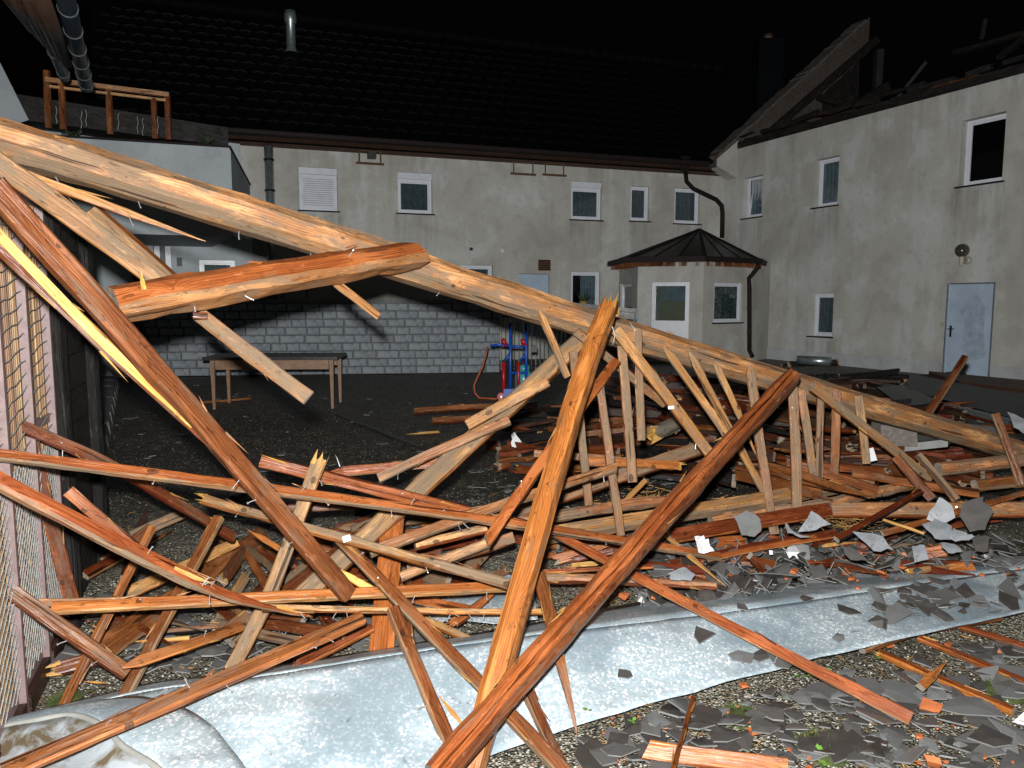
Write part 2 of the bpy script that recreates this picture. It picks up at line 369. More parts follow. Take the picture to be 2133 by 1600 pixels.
def ground_mat():
    t = NT('wet_gravel_asphalt'); P = t.coord()
    v = t.new('ShaderNodeTexVoronoi'); t.l.new(P, v.inputs['Vector']); v.inputs['Scale'].default_value = 95
    v2 = t.new('ShaderNodeTexVoronoi'); t.l.new(P, v2.inputs['Vector']); v2.inputs['Scale'].default_value = 38
    s = t.new('ShaderNodeSeparateColor'); t.l.new(v.outputs['Color'], s.inputs[0])
    big = t.noise(P, 0.9, 5, 0.65).outputs['Fac']; mid = t.noise(P, 6.0, 5, 0.7).outputs['Fac']
    c = t.mix(t.ramp(s.outputs[0], [(0.2, 0.0), (0.7, 0.22), (0.93, 1.0)]), (0.06, 0.054, 0.041), (0.78, 0.73, 0.60))
    c = t.mix(t.ramp(v.outputs['Distance'], [(0.30, 0.0), (0.70, 1.0)]), c, (0.04, 0.036, 0.028))
    c = t.mix(t.ramp(mid, [(0.40, 0.75), (0.56, 0.0)]), c, (0.03, 0.027, 0.02))
    c = t.mix(t.ramp(t.noise(P, 17.0, 3, 0.7).outputs['Fac'], [(0.42, 0.8), (0.56, 0.0)]), c, (0.022, 0.02, 0.015))
    c = t.mix(t.ramp(big, [(0.42, 0.0), (0.58, 0.7)]), c, (0.04, 0.036, 0.027))
    # paler gravel colours on the near ground, blending into the darker yard behind
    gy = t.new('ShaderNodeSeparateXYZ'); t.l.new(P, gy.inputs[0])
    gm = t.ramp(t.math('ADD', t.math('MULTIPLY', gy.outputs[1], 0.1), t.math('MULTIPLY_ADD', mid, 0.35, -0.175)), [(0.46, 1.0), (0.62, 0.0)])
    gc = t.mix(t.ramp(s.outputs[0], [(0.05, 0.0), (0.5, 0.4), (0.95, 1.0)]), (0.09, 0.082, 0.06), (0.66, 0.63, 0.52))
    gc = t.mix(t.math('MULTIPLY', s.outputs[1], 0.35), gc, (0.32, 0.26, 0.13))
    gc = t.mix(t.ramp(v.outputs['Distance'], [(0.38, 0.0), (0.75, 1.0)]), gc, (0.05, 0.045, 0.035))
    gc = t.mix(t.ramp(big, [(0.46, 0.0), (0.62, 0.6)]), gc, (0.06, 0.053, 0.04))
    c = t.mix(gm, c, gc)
    s2 = t.new('ShaderNodeSeparateColor'); t.l.new(v2.outputs['Color'], s2.inputs[0])
    c = t.mix(t.math('MULTIPLY', t.ramp(s2.outputs[0], [(0.86, 0.0), (0.90, 1.0)]), t.ramp(v2.outputs['Distance'], [(0.28, 1.0), (0.42, 0.0)])), c, (0.50, 0.45, 0.35))
    c = t.mix(t.math('MULTIPLY', t.ramp(s2.outputs[1], [(0.90, 0.0), (0.93, 1.0)]), t.ramp(v2.outputs['Distance'], [(0.25, 1.0), (0.4, 0.0)])), c, (0.28, 0.15, 0.06))
    t.set(col=c, rough=t.math('MULTIPLY_ADD', big, -0.5, 0.75), spec=0.35)
    h = t.math('ADD', t.math('MULTIPLY', v.outputs['Distance'], -1.0), t.math('MULTIPLY', v2.outputs['Distance'], -0.5))
    t.bump(h, 0.9, 0.012)
    return t.mat
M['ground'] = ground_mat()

def block_mat():
    t = NT('grey_painted_block'); P = t.coord()
    oi = t.new('ShaderNodeObjectInfo').outputs['Random']
    n = t.noise(P, 6, 6, 0.65, 0.8).outputs['Fac']
    c = t.mix(oi, (0.19, 0.215, 0.24), (0.235, 0.265, 0.29))
    c = t.mix(t.ramp(n, [(0.36, 0.6), (0.5, 0.0)]), c, (0.10, 0.11, 0.12))
    c = t.mix(t.ramp(n, [(0.54, 0.0), (0.64, 0.8)]), c, (0.28, 0.295, 0.30))
    t.set(col=c, rough=0.75, spec=0.3); t.bump(t.noise(P, 26, 5, 0.6).outputs['Fac'], 0.5, 0.02)
    return t.mat
M['block'] = block_mat()

def rubble_wall():
    t = NT('bare_masonry_gable'); P = t.coord()
    b = t.new('ShaderNodeTexBrick'); t.l.new(t.mapv(P, (1, 1, 1), rot=(R(90), 0, R(24))), b.inputs['Vector'])
    b.inputs['Scale'].default_value = 5.0
    b.inputs['Color1'].default_value = (0.05, 0.031, 0.023, 1); b.inputs['Color2'].default_value = (0.075, 0.048, 0.036, 1); b.inputs['Mortar'].default_value = (0.10, 0.095, 0.088, 1)
    b.inputs['Mortar Size'].default_value = 0.03
    n = t.noise(P, 3.0, 6, 0.65, 0.8).outputs['Fac']
    c = t.mix(t.ramp(n, [(0.42, 0.0), (0.6, 0.9)]), b.outputs['Color'], (0.085, 0.075, 0.066))
    t.set(col=c, rough=0.9, spec=0.1); t.bump(t.math('ADD', n, t.noise(P, 30, 4).outputs['Fac']), 0.8, 0.05)
    return t.mat
M['gable'] = rubble_wall()
M['coping'] = simple('old_coping', (0.085, 0.075, 0.066), 0.9, var=0.4, scale=8, bump=0.6, bscale=20)

def glass_mat(name='window_glass', tint=(0.72, 0.78, 0.80)):
    t = NT(name); t.n.remove(t.b); out = [n for n in t.n if n.type == 'OUTPUT_MATERIAL'][0]
    tr = t.new('ShaderNodeBsdfTransparent'); tr.inputs[0].default_value = (*tint, 1)
    gl = t.new('ShaderNodeBsdfGlossy'); gl.inputs['Roughness'].default_value = 0.03
    lw = t.new('ShaderNodeLayerWeight'); fac = t.math('MULTIPLY_ADD', t.math('POWER', lw.outputs['Facing'], 4.0), 0.7, 0.05)
    mx = t.new('ShaderNodeMixShader'); t.l.new(fac, mx.inputs[0]); t.l.new(tr.outputs[0], mx.inputs[1]); t.l.new(gl.outputs[0], mx.inputs[2])
    t.l.new(mx.outputs[0], out.inputs[0]); return t.mat
M['glass'] = glass_mat()
M['glass_dark'] = glass_mat('smoked_roof_glass', (0.12, 0.12, 0.13))

def reed_mat():
    t = NT('reed_cane'); ge = t.new('ShaderNodeNewGeometry').outputs['Random Per Island']; P = t.coord()
    n = t.noise(t.mapv(P, (30, 30, 5)), 1.0, 4).outputs['Fac']
    c = t.ramp(ge, [(0.0, (0.10, 0.035, 0.015)), (0.3, (0.30, 0.15, 0.06)), (0.7, (0.46, 0.29, 0.13)), (1.0, (0.20, 0.11, 0.06))])
    c = t.mix(t.ramp(n, [(0.4, 0.0), (0.7, 0.7)]), c, (0.08, 0.05, 0.03))
    t.set(col=c, rough=0.55); return t.mat
M['reed'] = reed_mat()

def lacey():
    t = NT('lace_curtain'); P = t.coord()
    n = t.noise(P, 26, 3, 0.6, 1.0).outputs['Fac']
    c = t.mix(t.ramp(n, [(0.47, 0.0), (0.53, 1.0)]), (0.012, 0.02, 0.02), (0.26, 0.27, 0.25))
    t.set(col=c, rough=0.9); return t.mat
M['lace'] = lacey()

# ---------------------------------------------------------------- the setting
def ground():
    n = 60; v = []; f = []
    ext = 130.0
    # one sheet to the horizon, finer close by
    xs = [-ext, -60, -30] + [-15 + i * 0.5 for i in range(61)] + [30, 60, ext]
    ys = [-20, -8] + [0 + i * 0.5 for i in range(54)] + [40, 70, ext]
    for y in ys:
        for x in xs:
            z = 0.012 * mnoise.noise(Vector((x * 0.7, y * 0.7, 3.1))) if abs(x) < 15 and 0 < y < 27 else -0.01
            v.append((x, y, z - 0.012))
    k = len(xs)
    for j in range(len(ys) - 1):
        for i in range(k - 1): f.append((j * k + i, j * k + i + 1, (j + 1) * k + i + 1, (j + 1) * k + i))
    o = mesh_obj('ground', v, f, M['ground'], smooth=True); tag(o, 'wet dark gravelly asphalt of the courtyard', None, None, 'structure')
ground()

class Plane:
    """upright wall plane: origin on the ground, U along it, N towards the viewer"""
    def __init__(s, o, u):
        s.o = Vector((o[0], o[1], 0)); s.u = Vector((u[0], u[1], 0)).normalized()
        s.n = Vector((s.u.y, -s.u.x, 0))
        if s.n.dot(-s.o) < 0: s.n = -s.n
    def hit(s, x, y, n=0.0):
        r = ray(x, y); o = s.o + s.n * n
        p = EYE + r * ((o - EYE).dot(s.n) / r.dot(s.n))
        return (p - s.o).dot(s.u), p.z
    def p(s, a, z, n=0.0): return s.o + s.u * a + s.n * n + Vector((0, 0, z))
    def rect(s, x0, y0, x1, y1, n=0.0):
        a0, z1 = s.hit(x0, y0, n); a1, z0 = s.hit(x1, y1, n)
        return min(a0, a1), max(a0, a1), min(z0, z1), max(z0, z1)
    def box(s, mb, a0, a1, z0, z1, n0, n1, m=0):
        q = [(a0, n0), (a1, n0), (a1, n1), (a0, n1)]
        mb.hexa([s.p(a, z0, n) for a, n in q] + [s.p(a, z1, n) for a, n in q], m)

def wall_sheet(P, mb, a0, a1, z0, z1, holes, depth=0.16, m=0):
    xs = sorted({a0, a1} | {h[0] for h in holes} | {h[1] for h in holes}); zs = sorted({z0, z1} | {h[2] for h in holes} | {h[3] for h in holes})
    for i in range(len(xs) - 1):
        for j in range(len(zs) - 1):
            cx, cz = (xs[i] + xs[i + 1]) / 2, (zs[j] + zs[j + 1]) / 2
            if any(h[0] < cx < h[1] and h[2] < cz < h[3] for h in holes): continue
            nx, nz = max(1, int((xs[i + 1] - xs[i]) / 0.16)), max(1, int((zs[j + 1] - zs[j]) / 0.16))
            mb.add([P.p(xs[i] + (xs[i + 1] - xs[i]) * a / nx, zs[j] + (zs[j + 1] - zs[j]) * b / nz) for b in range(nz + 1) for a in range(nx + 1)],
                   [(b * (nx + 1) + a, b * (nx + 1) + a + 1, (b + 1) * (nx + 1) + a + 1, (b + 1) * (nx + 1) + a) for b in range(nz) for a in range(nx)], m)
    for h in holes:
        b0, b1, c0, c1 = h
        ring = [(b0, c0), (b1, c0), (b1, c1), (b0, c1)]
        for k in range(4):
            (p, q), (r_, s_) = ring[k], ring[(k + 1) % 4]
            mb.add([P.p(p, q), P.p(r_, s_), P.p(r_, s_, -depth), P.p(p, q, -depth)], [(0, 1, 2, 3)], m)

def add_stain(o, P, sills, top, seed):
    rr = random.Random(seed); runs = [(rr.uniform(0, 17), rr.uniform(.05, .22), rr.uniform(.5, 2.2)) for _ in range(26)]
    base = wloc(o); vals = []
    for v in o.data.vertices:
        q = v.co + base - P.o; a = q.dot(P.u); z = q.z; s = 0.0
        for (a0, a1, z0, z1) in sills:
            if z < z0 and a0 - .15 < a < a1 + .15: s = max(s, (1 - (z0 - z) / 1.3) * (0.55 + 0.45 * (min(abs(a - a0), abs(a - a1)) < .12)))
        for (c, w, L) in runs:
            if abs(a - c) < w and z > top - L: s = max(s, .45 * (1 - (top - z) / L))
        if z < .55: s = max(s, .7 * (1 - z / .55))
        vals.append(max(0.0, min(1.0, s)))
    at_ = o.data.attributes.new('stain', 'FLOAT', 'POINT'); at_.data.foreach_set('value', vals)

def window(P, parent, rc, kind='plain', setback=0.10, sill=True, fw=0.065, label=None):
    """window part (its frame) with pane, sill, curtain, blind or shutter slats as sub-parts"""
    a0, a1, z0, z1 = rc; n0, n1 = -setback - 0.05, -setback
    mb = MB()
    e = 0.002
    top = 0.0
    if kind in ('shutter', 'half', 'box'): top = 0.16
    mb2 = MB()
    P.box(mb, a0 + e, a0 + fw, z0 + e, z1 - top - e, n0, n1); P.box(mb, a1 - fw, a1 - e, z0 + e, z1 - top - e, n0, n1)
    P.box(mb, a0 + fw, a1 - fw, z0 + e, z0 + fw, n0, n1 - 0.003); P.box(mb, a0 + fw, a1 - fw, z1 - top - fw, z1 - top - e, n0, n1 - 0.003)
    # inner sash
    s = 0.035
    b0, b1, c0, c1 = a0 + fw, a1 - fw, z0 + fw, z1 - top - fw
    w = mb.obj('window', M['frame'], parent)
    if label: w['label'] = label
    sm = MB()
    tilt = 0.10 if kind == 'tilt' else 0.0
    def q(a, z, n): return P.p(a, z, n + tilt * (z - c0) / (c1 - c0) * -1.0)
    for (u0, u1, v0, v1) in ((b0 + e, b0 + s, c0 + e, c1 - e), (b1 - s, b1 - e, c0 + e, c1 - e), (b0 + s, b1 - s, c0 + e, c0 + s), (b0 + s, b1 - s, c1 - s, c1 - e)):
        sm.hexa([q(u0, v0, n0), q(u1, v0, n0), q(u1, v0, n1 - 0.02), q(u0, v0, n1 - 0.02), q(u0, v1, n0), q(u1, v1, n0), q(u1, v1, n1 - 0.02), q(u0, v1, n1 - 0.02)])
    sm.obj('sash', M['frame'], w)
    g = MB(); gm = (n0 + n1) / 2 - 0.01
    g.hexa([q(b0 + s, c0 + s, gm - 0.004), q(b1 - s, c0 + s, gm - 0.004), q(b1 - s, c0 + s, gm), q(b0 + s, c0 + s, gm), q(b0 + s, c1 - s, gm - 0.004), q(b1 - s, c1 - s, gm - 0.004), q(b1 - s, c1 - s, gm), q(b0 + s, c1 - s, gm)])
    if kind != 'open': g.obj('pane', M['glass'], w)
    if sill:
        sb = MB(); P.box(sb, a0 - 0.05, a1 + 0.05, z0 - 0.035, z0 - 0.003, -0.02, 0.05); sb.obj('sill', M['lead'], w)
    if top:
        tb = MB(); P.box(tb, a0 + e, a1 - e, z1 - top, z1 - e, n0, n1 + 0.06); tb.obj('shutter_box', M['shutter'], w)
    if kind == 'shutter':
        zc = z1 - top - 0.01; 
        while zc - 0.05 > z0:
            k = MB(); P.box(k, a0 + 0.02, a1 - 0.02, zc - 0.044, zc, n1 + 0.004, n1 + 0.018); k.obj('slat', M['shutter'], w); zc -= 0.052
    elif kind in ('curtain', 'half', 'lace', 'tilt', 'plain', 'box'):
        m = M['lace'] if kind == 'lace' else (M['blind'] if kind in ('tilt', 'plain') else M['curtain'])
        nn = 18; v = []; f = []
        lo = c0 - 0.05 if kind in ('curtain', 'lace', 'half') else c0 + (c1 - c0) * 0.0 - 0.05
        right = b1 + 0.02 if kind not in ('plain', 'tilt') else b0 + (b1 - b0) * 0.62
        if kind in ('plain', 'tilt') and P is RIGHT: b0, b1, right = b0, b1, b1 + 0.02
        for i in range(nn + 1):
            a = b0 - 0.02 + (right - b0 + 0.02) * i / nn
            off = -setback - 0.09 + 0.018 * math.sin(i * 1.9)
            v += [P.p(a, lo, off), P.p(a, c1 + 0.05, off)]
        for i in range(nn): f.append((2 * i, 2 * i + 2, 2 * i + 3, 2 * i + 1))
        mesh_obj('curtain', v, f, m, w, smooth=True)
    return w

# ---- plan of the courtyard, measured from the photograph
CORNER = Vector((6.28, 23.3, 0))
BACK = Plane(CORNER, (-0.9406, -0.3396))           # a grows to the left
RIGHT = Plane(CORNER, (0.4085, -0.9128))           # a grows towards the viewer

# ---- back house
def back_house():
    h = thing('back_house', 'long rendered house with black tiled roof behind the courtyard', 'house', CORNER + Vector((0, 0, 0)))
    specs = [((622, 347, 704, 440), 'shutter'), ((828, 358, 901, 446), 'half'), ((1190, 377, 1253, 459), 'box'), ((1314, 387, 1352, 461), 'half2'),
             ((1406, 391, 1457, 467), 'curtain'), ((957, 552, 1027, 650), 'curtain'), ((1190, 566, 1250, 660), 'plain')]
    holes = []; 
    for px, k in specs: holes.append(BACK.rect(*px))
    doorr = BACK.rect(1081, 570, 1144, 690); doorr = (doorr[0], doorr[1], 0.6, doorr[3])
    a_left = BACK.hit(330, 400)[0]
    ze = BACK.hit(950, 332)[1]
    mb = MB(); wall_sheet(BACK, mb, 0.0, 17.0, -0.1, ze + 0.02, holes + [doorr]); add_stain(mb.obj('wall', M['plaster_back'], h), BACK, holes, ze, 1)
    for rc, (px, k) in zip(holes, specs):
        w = window(BACK, h, rc, {'half2': 'curtain'}.get(k, k))
        if k == 'shutter': w['label'] = 'window closed by a white roller shutter'
    # pale blue door leaf above the terrace
    d = MB(); BACK.box(d, doorr[0] + 0.01, doorr[1] - 0.01, doorr[2], doorr[3] - 0.01, -0.10, -0.05); dd = d.obj('door', M['door_blue'], h)
    # soffit, gutter, roof
    e0 = 0.45
    def roofp(a, t, n=0.0):     # t metres up the slope from the eave
        ct, st = math.cos(R(40)), math.sin(R(40))
        return BACK.p(a, ze + 0.24 + t * st + n * ct, e0 - t * ct + n * st)
    s = MB(); q = [(-0.2, ze, 0.004), (14.2, ze, 0.004), (14.2, ze + 0.2, e0 - 0.03), (-0.2, ze + 0.2, e0 - 0.03)]
    s.hexa([BACK.p(*v) for v in q] + [BACK.p(a, z + 0.03, n) for a, z, n in q]); s.obj('soffit', M['soffit'], h)
    zg = ze + 0.17
    g = MB()
    pts = [(-0.05, 0.10), (-0.02, 0.02), (0.05, -0.03), (0.12, 0.02), (0.14, 0.10)]
    for i in range(len(pts) - 1):
        (n0, z0), (n1, z1) = pts[i], pts[i + 1]
        g.add([BACK.p(0.9, zg + z0, e0 + n0), BACK.p(14.3, zg + z0, e0 + n0), BACK.p(14.3, zg + z1, e0 + n1), BACK.p(0.9, zg + z1, e0 + n1)], [(0, 1, 2, 3)])
    go = g.obj('gutter', M['lead'], h, True)
    lip = MB(); lip.tube([BACK.p(0.9, zg + 0.10, e0 + 0.14), BACK.p(14.3, zg + 0.10, e0 + 0.14)], 0.012, 6); lip.obj('rim', M['lead'], go)
    bx = 1.0
    while bx < 14:
        k = MB(); BACK.box(k, bx, bx + 0.025, zg - 0.035, zg + 0.10, e0 + 0.125, e0 + 0.155); k.obj('bracket', M['lead'], go); bx += 0.9
    r = MB(); SL = 6.9
    r.add([roofp(-3.4, 0), roofp(17, 0), roofp(17, SL), roofp(-3.4, SL)], [(0, 1, 2, 3)])
    r.add([roofp(-3.4, 0, -0.25), roofp(17, 0, -0.25), roofp(17, SL, -0.25), roofp(-3.4, SL, -0.25)], [(3, 2, 1, 0)])
    far = BACK.p(-3.4, ze - 0.3, e0 - 2 * SL * math.cos(R(40))), BACK.p(17, ze - 0.3, e0 - 2 * SL * math.cos(R(40)))
    r.add([roofp(-3.4, SL), roofp(17, SL), far[1], far[0]], [(0, 1, 2, 3)])
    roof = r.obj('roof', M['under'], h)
    # tiles: a shallow pan with a raised roll on one side and a turned-down front edge
    TW, TL = 0.44, 0.50
    prof = [(0.0, 0.012), (0.05, 0.045), (0.10, 0.05), (0.15, 0.03), (0.24, 0.012), (0.36, 0.014), (0.445, 0.02)]
    tv, tf = [], []
    for (x, z) in prof: tv += [(x, -0.03, z - 0.022), (x, -0.03, z + 0.024), (x, TL + 0.02, z - 0.016)]
    for i in range(len(prof) - 1):
        a = 3 * i; b = 3 * (i + 1)
        tf += [(a, b, b + 1, a + 1), (a + 1, b + 1, b + 2, a + 2)]
    tf += [(0, 1, 2), (3 * len(prof) - 1, 3 * len(prof) - 2, 3 * len(prof) - 3)]
    tm = bpy.data.meshes.new('roof_tile'); tm.from_pydata(tv, [], tf); tm.materials.append(M['tile']); tm.update()
    ct, st = math.cos(R(40)), math.sin(R(40))
    ex = -BACK.u; ey = -BACK.n * ct + Vector((0, 0, st)); ez = ex.cross(ey)
    tiles = []
    for j in range(13):
        for i in range(48):
            a = -3.2 + i * TW + (TW / 2 if j % 2 else 0)
            if a > 16.5: continue
            p = roofp(a + TW, j * TL + 0.02, 0.03)
            m = Matrix(((ex.x, ey.x, ez.x, p.x), (ex.y, ey.y, ez.y, p.y), (ex.z, ey.z, ez.z, p.z), (0, 0, 0, 1)))
            m = m @ Matrix.Rotation(rng.uniform(-0.012, 0.012), 4, 'Y') @ Matrix.Rotation(rng.uniform(-0.008, 0.012), 4, 'X') @ Matrix.Rotation(rng.uniform(-0.008, 0.008), 4, 'Z')
            q = p - EYE; u = q.x / q.y * FPX + 1066; hid = u < 60 or u > 1560
            tiles.append(((p - EYE).length + (100 if hid else 0), m))
    tiles.sort(key=lambda t: t[0])
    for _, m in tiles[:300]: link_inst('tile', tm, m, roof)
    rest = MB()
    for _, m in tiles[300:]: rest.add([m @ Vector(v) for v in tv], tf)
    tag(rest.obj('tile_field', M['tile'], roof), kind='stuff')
    # ridge tiles
    for i in range(40):
        a = -3.3 + i * 0.5
        k = MB(); k.tube([roofp(a, SL - 0.02, 0.02), roofp(a + 0.52, SL - 0.02, 0.035)], [0.11, 0.125], 8); k.obj('ridge_tile', M['under'], roof, True)
    # vent pipe on the roof: the ray meets the roof plane
    def on_roof(x, y):
        n = ez; o = roofp(5, 0); rr = ray(x, y); return EYE + rr * ((o - EYE).dot(n) / rr.dot(n))
    b = on_roof(607, 112); k = MB()
    k.lathe(b, [(0.0, -0.2), (0.17, -0.2), (0.17, 0.03), (0.125, 0.16), (0.125, 0.78), (0.165, 0.84), (0.165, 1.0), (0.15, 1.12), (0.0, 1.14)], 16)
    vp = k.obj('vent_pipe', M['zinc_pipe'], h, True)
    k = MB(); k.lathe(b, [(0.27, -0.16), (0.2, -0.02), (0.17, 0.03)], 12); k.obj('collar', M['tile'], vp, True)
    # zinc stack down the wall at the left
    k = MB(); a, zt = BACK.hit(559, 302, 0.16); k.tube([BACK.p(a, ze, 0.16), BACK.p(a, 1.6, 0.16)], 0.105, 16)
    st_ = k.obj('flue_pipe', M['zinc_pipe'], h, True)
    for y in (333, 397):
        zz = BACK.hit(560, y, 0.16)[1]; k = MB(); k.lathe(BACK.p(a, zz, 0.16), [(0.108, -0.02), (0.122, -0.02), (0.122, 0.02), (0.108, 0.02)], 16); k.obj('clamp', M['lead'], st_, True)
    # rusty hanging brackets under the eave
    for (x0, y0, x1, y1) in ((748, 318, 793, 342), (1070, 338, 1110, 364), (1136, 345, 1174, 366)):
        a0, z1 = BACK.hit(x0, y0, 0.3); a1, z0 = BACK.hit(x1, y1, 0.3); k = MB()
        k.bar(BACK.p(a0, ze, 0.3), BACK.p(a0, z0, 0.3), 0.035); k.bar(BACK.p(a1, ze, 0.3), BACK.p(a1, z0, 0.3), 0.035)
        k.bar(BACK.p(a0 + 0.08, z0, 0.303), BACK.p(a1 - 0.08, z0, 0.303), 0.05); k.bar(BACK.p(a0, z0 + 0.3, 0.303), BACK.p(a1, z0 + 0.3, 0.303), 0.02)
        k.obj('hanging_bracket', M['rust'], h)
    k = MB(); a, z = BACK.hit(775, 322, 0.2); BACK.box(k, a - 0.1, a + 0.1, z - 0.09, z + 0.06, 0.05, 0.25); k.obj('flood_lamp', M['black'], h)
    # vent louvre, small boxes
    rc = BACK.rect(1121, 541, 1146, 564); k = MB(); BACK.box(k, rc[0], rc[1], rc[2], rc[3], 0.003, 0.03); vl = k.obj('vent_louvre', M['rust'], h)
    for i in range(5):
        zz = rc[2] + (rc[3] - rc[2]) * (i + 0.5) / 5; k = MB(); BACK.box(k, rc[0] + 0.02, rc[1] - 0.02, zz - 0.015, zz + 0.012, 0.032, 0.045); k.obj('slat', M['lead'], vl)
    for (x, y) in ((1045, 523), (981, 519)):
        a, z = BACK.hit(x, y); k = MB(); BACK.box(k, a - 0.04, a + 0.04, z - 0.04, z + 0.04, 0.003, 0.05); k.obj('junction_box', M['frame'] if x > 1000 else M['black'], h)
    # plant on the sill of the ground floor window
    return ze, roofp
ZE, ROOFP = back_house()

def house_plant():
    a, z = BACK.hit(1214, 632, 0.06)
    t = thing('potted_plant', 'small leafy plant in a yellow pot at the ground floor window', 'plant', BACK.p(a, z, -0.2))
    c = BACK.p(a, z, -0.02); k = MB()
    k.lathe(c + BACK.n * 0.12, [(0.0, -0.1), (0.09, -0.1), (0.12, 0.06), (0.105, 0.06), (0.0, 0.04)], 12); k.obj('pot', M['pot'], t, True)
    rr = random.Random(3); c = c + BACK.n * 0.12
    for i in range(46):
        d = Vector((rr.uniform(-1, 1), rr.uniform(-0.6, 0.6), rr.uniform(0.25, 1))).normalized(); L = rr.uniform(0.2, 0.42); s = d.cross(Vector((0, 0, 1))).normalized() * 0.022
        k = MB(); m1 = c + d * L * 0.55 + Vector((0, 0, 0.02)); e = c + d * L - Vector((0, 0, 0.07 * L))
        k.add([c, m1 + s, e, m1 - s], [(0, 1, 2, 3)]); k.obj('leaf', M['plant'], t)
house_plant()

# ---- right house, roof torn off
def right_house():
    h = thing('right_house', 'rendered house on the right whose roof is torn off', 'house', RIGHT.p(6, 0))
    specs = [((1549, 372, 1586, 450), 'tilt'), ((1698, 334, 1744, 426), 'plain'), ((2004, 252, 2087, 376), 'open'), ((1689, 612, 1733, 702), 'curtain')]
    holes = [RIGHT.rect(*px) for px, _ in specs]
    doorr = RIGHT.rect(1974, 590, 2060, 800); doorr = (doorr[0], doorr[1], 0.02, doorr[3])
    zt = 5.95
    mb = MB(); wall_sheet(RIGHT, mb, 0.0, 17.5, -0.1, zt, holes + [doorr], 0.22); add_stain(mb.obj('wall', M['plaster_right'], h), RIGHT, holes, zt, 2)
    for rc, (px, k) in zip(holes, specs): window(RIGHT, h, rc, k, setback=0.17)
    # deep room behind the open window
    # plinth band
    zp = RIGHT.hit(1850, 745)[1]
    mb = MB(); RIGHT.box(mb, 0.0, doorr[0] - 0.03, -0.1, zp, 0.003, 0.035); RIGHT.box(mb, doorr[1] + 0.03, 17.5, -0.1, zp, 0.003, 0.035); mb.obj('plinth', M['plinth'], h)
    # door with steel frame, handle and hinges
    d = MB(); RIGHT.box(d, doorr[0] + 0.03, doorr[1] - 0.03, 0.02, doorr[3] - 0.03, -0.06, -0.02); dd = d.obj('door', M['door_blue'], h); dd['label'] = 'pale blue steel door with a large grey smear'
    f = MB(); RIGHT.box(f, doorr[0] + 0.002, doorr[0] + 0.03, 0.0, doorr[3] - 0.002, -0.08, 0.012); RIGHT.box(f, doorr[1] - 0.03, doorr[1] - 0.002, 0.0, doorr[3] - 0.002, -0.08, 0.012)
    RIGHT.box(f, doorr[0] + 0.03, doorr[1] - 0.03, doorr[3] - 0.03, doorr[3] - 0.002, -0.08, 0.009); f.obj('frame', M['zinc_pipe'], dd)
    a, z = RIGHT.hit(1977, 690); k = MB(); RIGHT.box(k, a + 0.0, a + 0.045, z - 0.12, z + 0.12, -0.018, -0.008); k.bar(RIGHT.p(a + 0.02, z + 0.05, 0.0), RIGHT.p(a + 0.02, z + 0.05, 0.05), 0.02); k.bar(RIGHT.p(a + 0.0, z + 0.05, 0.05), RIGHT.p(a + 0.14, z + 0.05, 0.05), 0.02, 0.02); k.obj('handle', M['iron'], dd)
    # grey smear of filler on the door: a thin coat with its own outline
    ctr = [(2035, 612), (2052, 640), (2050, 690), (2052, 745), (2020, 752), (2002, 720), (2010, 672), (2000, 650), (2012, 630)]
    pv = [RIGHT.p(*RIGHT.hit(x, y, -0.02), -0.018) for x, y in ctr]; mesh_obj('filler_smear', pv, [tuple(range(len(pv)))], simple('filler_grey', (0.30, 0.375, 0.46), 0.6, var=0.2, scale=7), dd)
    # smoky globe wall lamp above the door
    a, z = RIGHT.hit(2004, 522, 0.2); c = RIGHT.p(a, z, 0.2); k = MB()
    k.lathe(c, [(0.14 * math.sin(math.pi * i / 12), -0.14 * math.cos(math.pi * i / 12)) for i in range(13)], 18); lo = k.obj('lamp_globe', M['lampglass'], h, True)
    k = MB(); k.lathe(c + Vector((0, 0, -0.25)), [(0.0, -0.08), (0.03, -0.06), (0.045, 0.0), (0.05, 0.1), (0.055, 0.125)], 12); k.tube([c + Vector((0, 0, -0.2)), RIGHT.p(a, z - 0.2, 0.05)], 0.02, 8); k.tube([RIGHT.p(a, z - 0.2, 0.004), RIGHT.p(a, z - 0.2, 0.05)], 0.085, 14); k.obj('holder', M['lampbase'], lo, True)
    k = MB(); a, z = RIGHT.hit(1963, 676); RIGHT.box(k, a - 0.04, a + 0.04, z - 0.05, z + 0.05, 0.003, 0.02); k.obj('light_switch', M['lampbase'], h)
    # gable of bare masonry at the corner end: perpendicular to the wall, rising to the lost ridge
    gu = Vector((0.9128, 0.4085, 0)); gn = Vector((0.4085, -0.9128, 0))
    G = Plane(CORNER + gn * 0.55, (0.9128, 0.4085))
    top = []
    rr = random.Random(5)
    a_end = 5.0
    for i in range(27):
        a = -0.75 + (a_end + 0.75) * i / 26
        z = 5.65 + (a + 0.75) * 0.815 + rr.uniform(-0.02, 0.02); top.append((a, z))
    mb = MB(); cut = 1.05
    for i in range(26):
        (x0, y0), (x1, y1) = top[i], top[i + 1]
        b0, b1 = max(y0 - cut, 5.2 - 0.3 * min(0, x0)), max(y1 - cut, 5.2 - 0.3 * min(0, x1))
        q = [(x0, b0, 0.0), (x1, b1, 0.0), (x1, b1, -0.45), (x0, b0, -0.45), (x0, y0, 0.0), (x1, y1, 0.0), (x1, y1 - 0.03, -0.45), (x0, y0 - 0.03, -0.45)]
        mb.hexa([G.p(a, z, n) for a, z, n in q])
    gb = mb.obj('gable_wall', M['gable'], h)
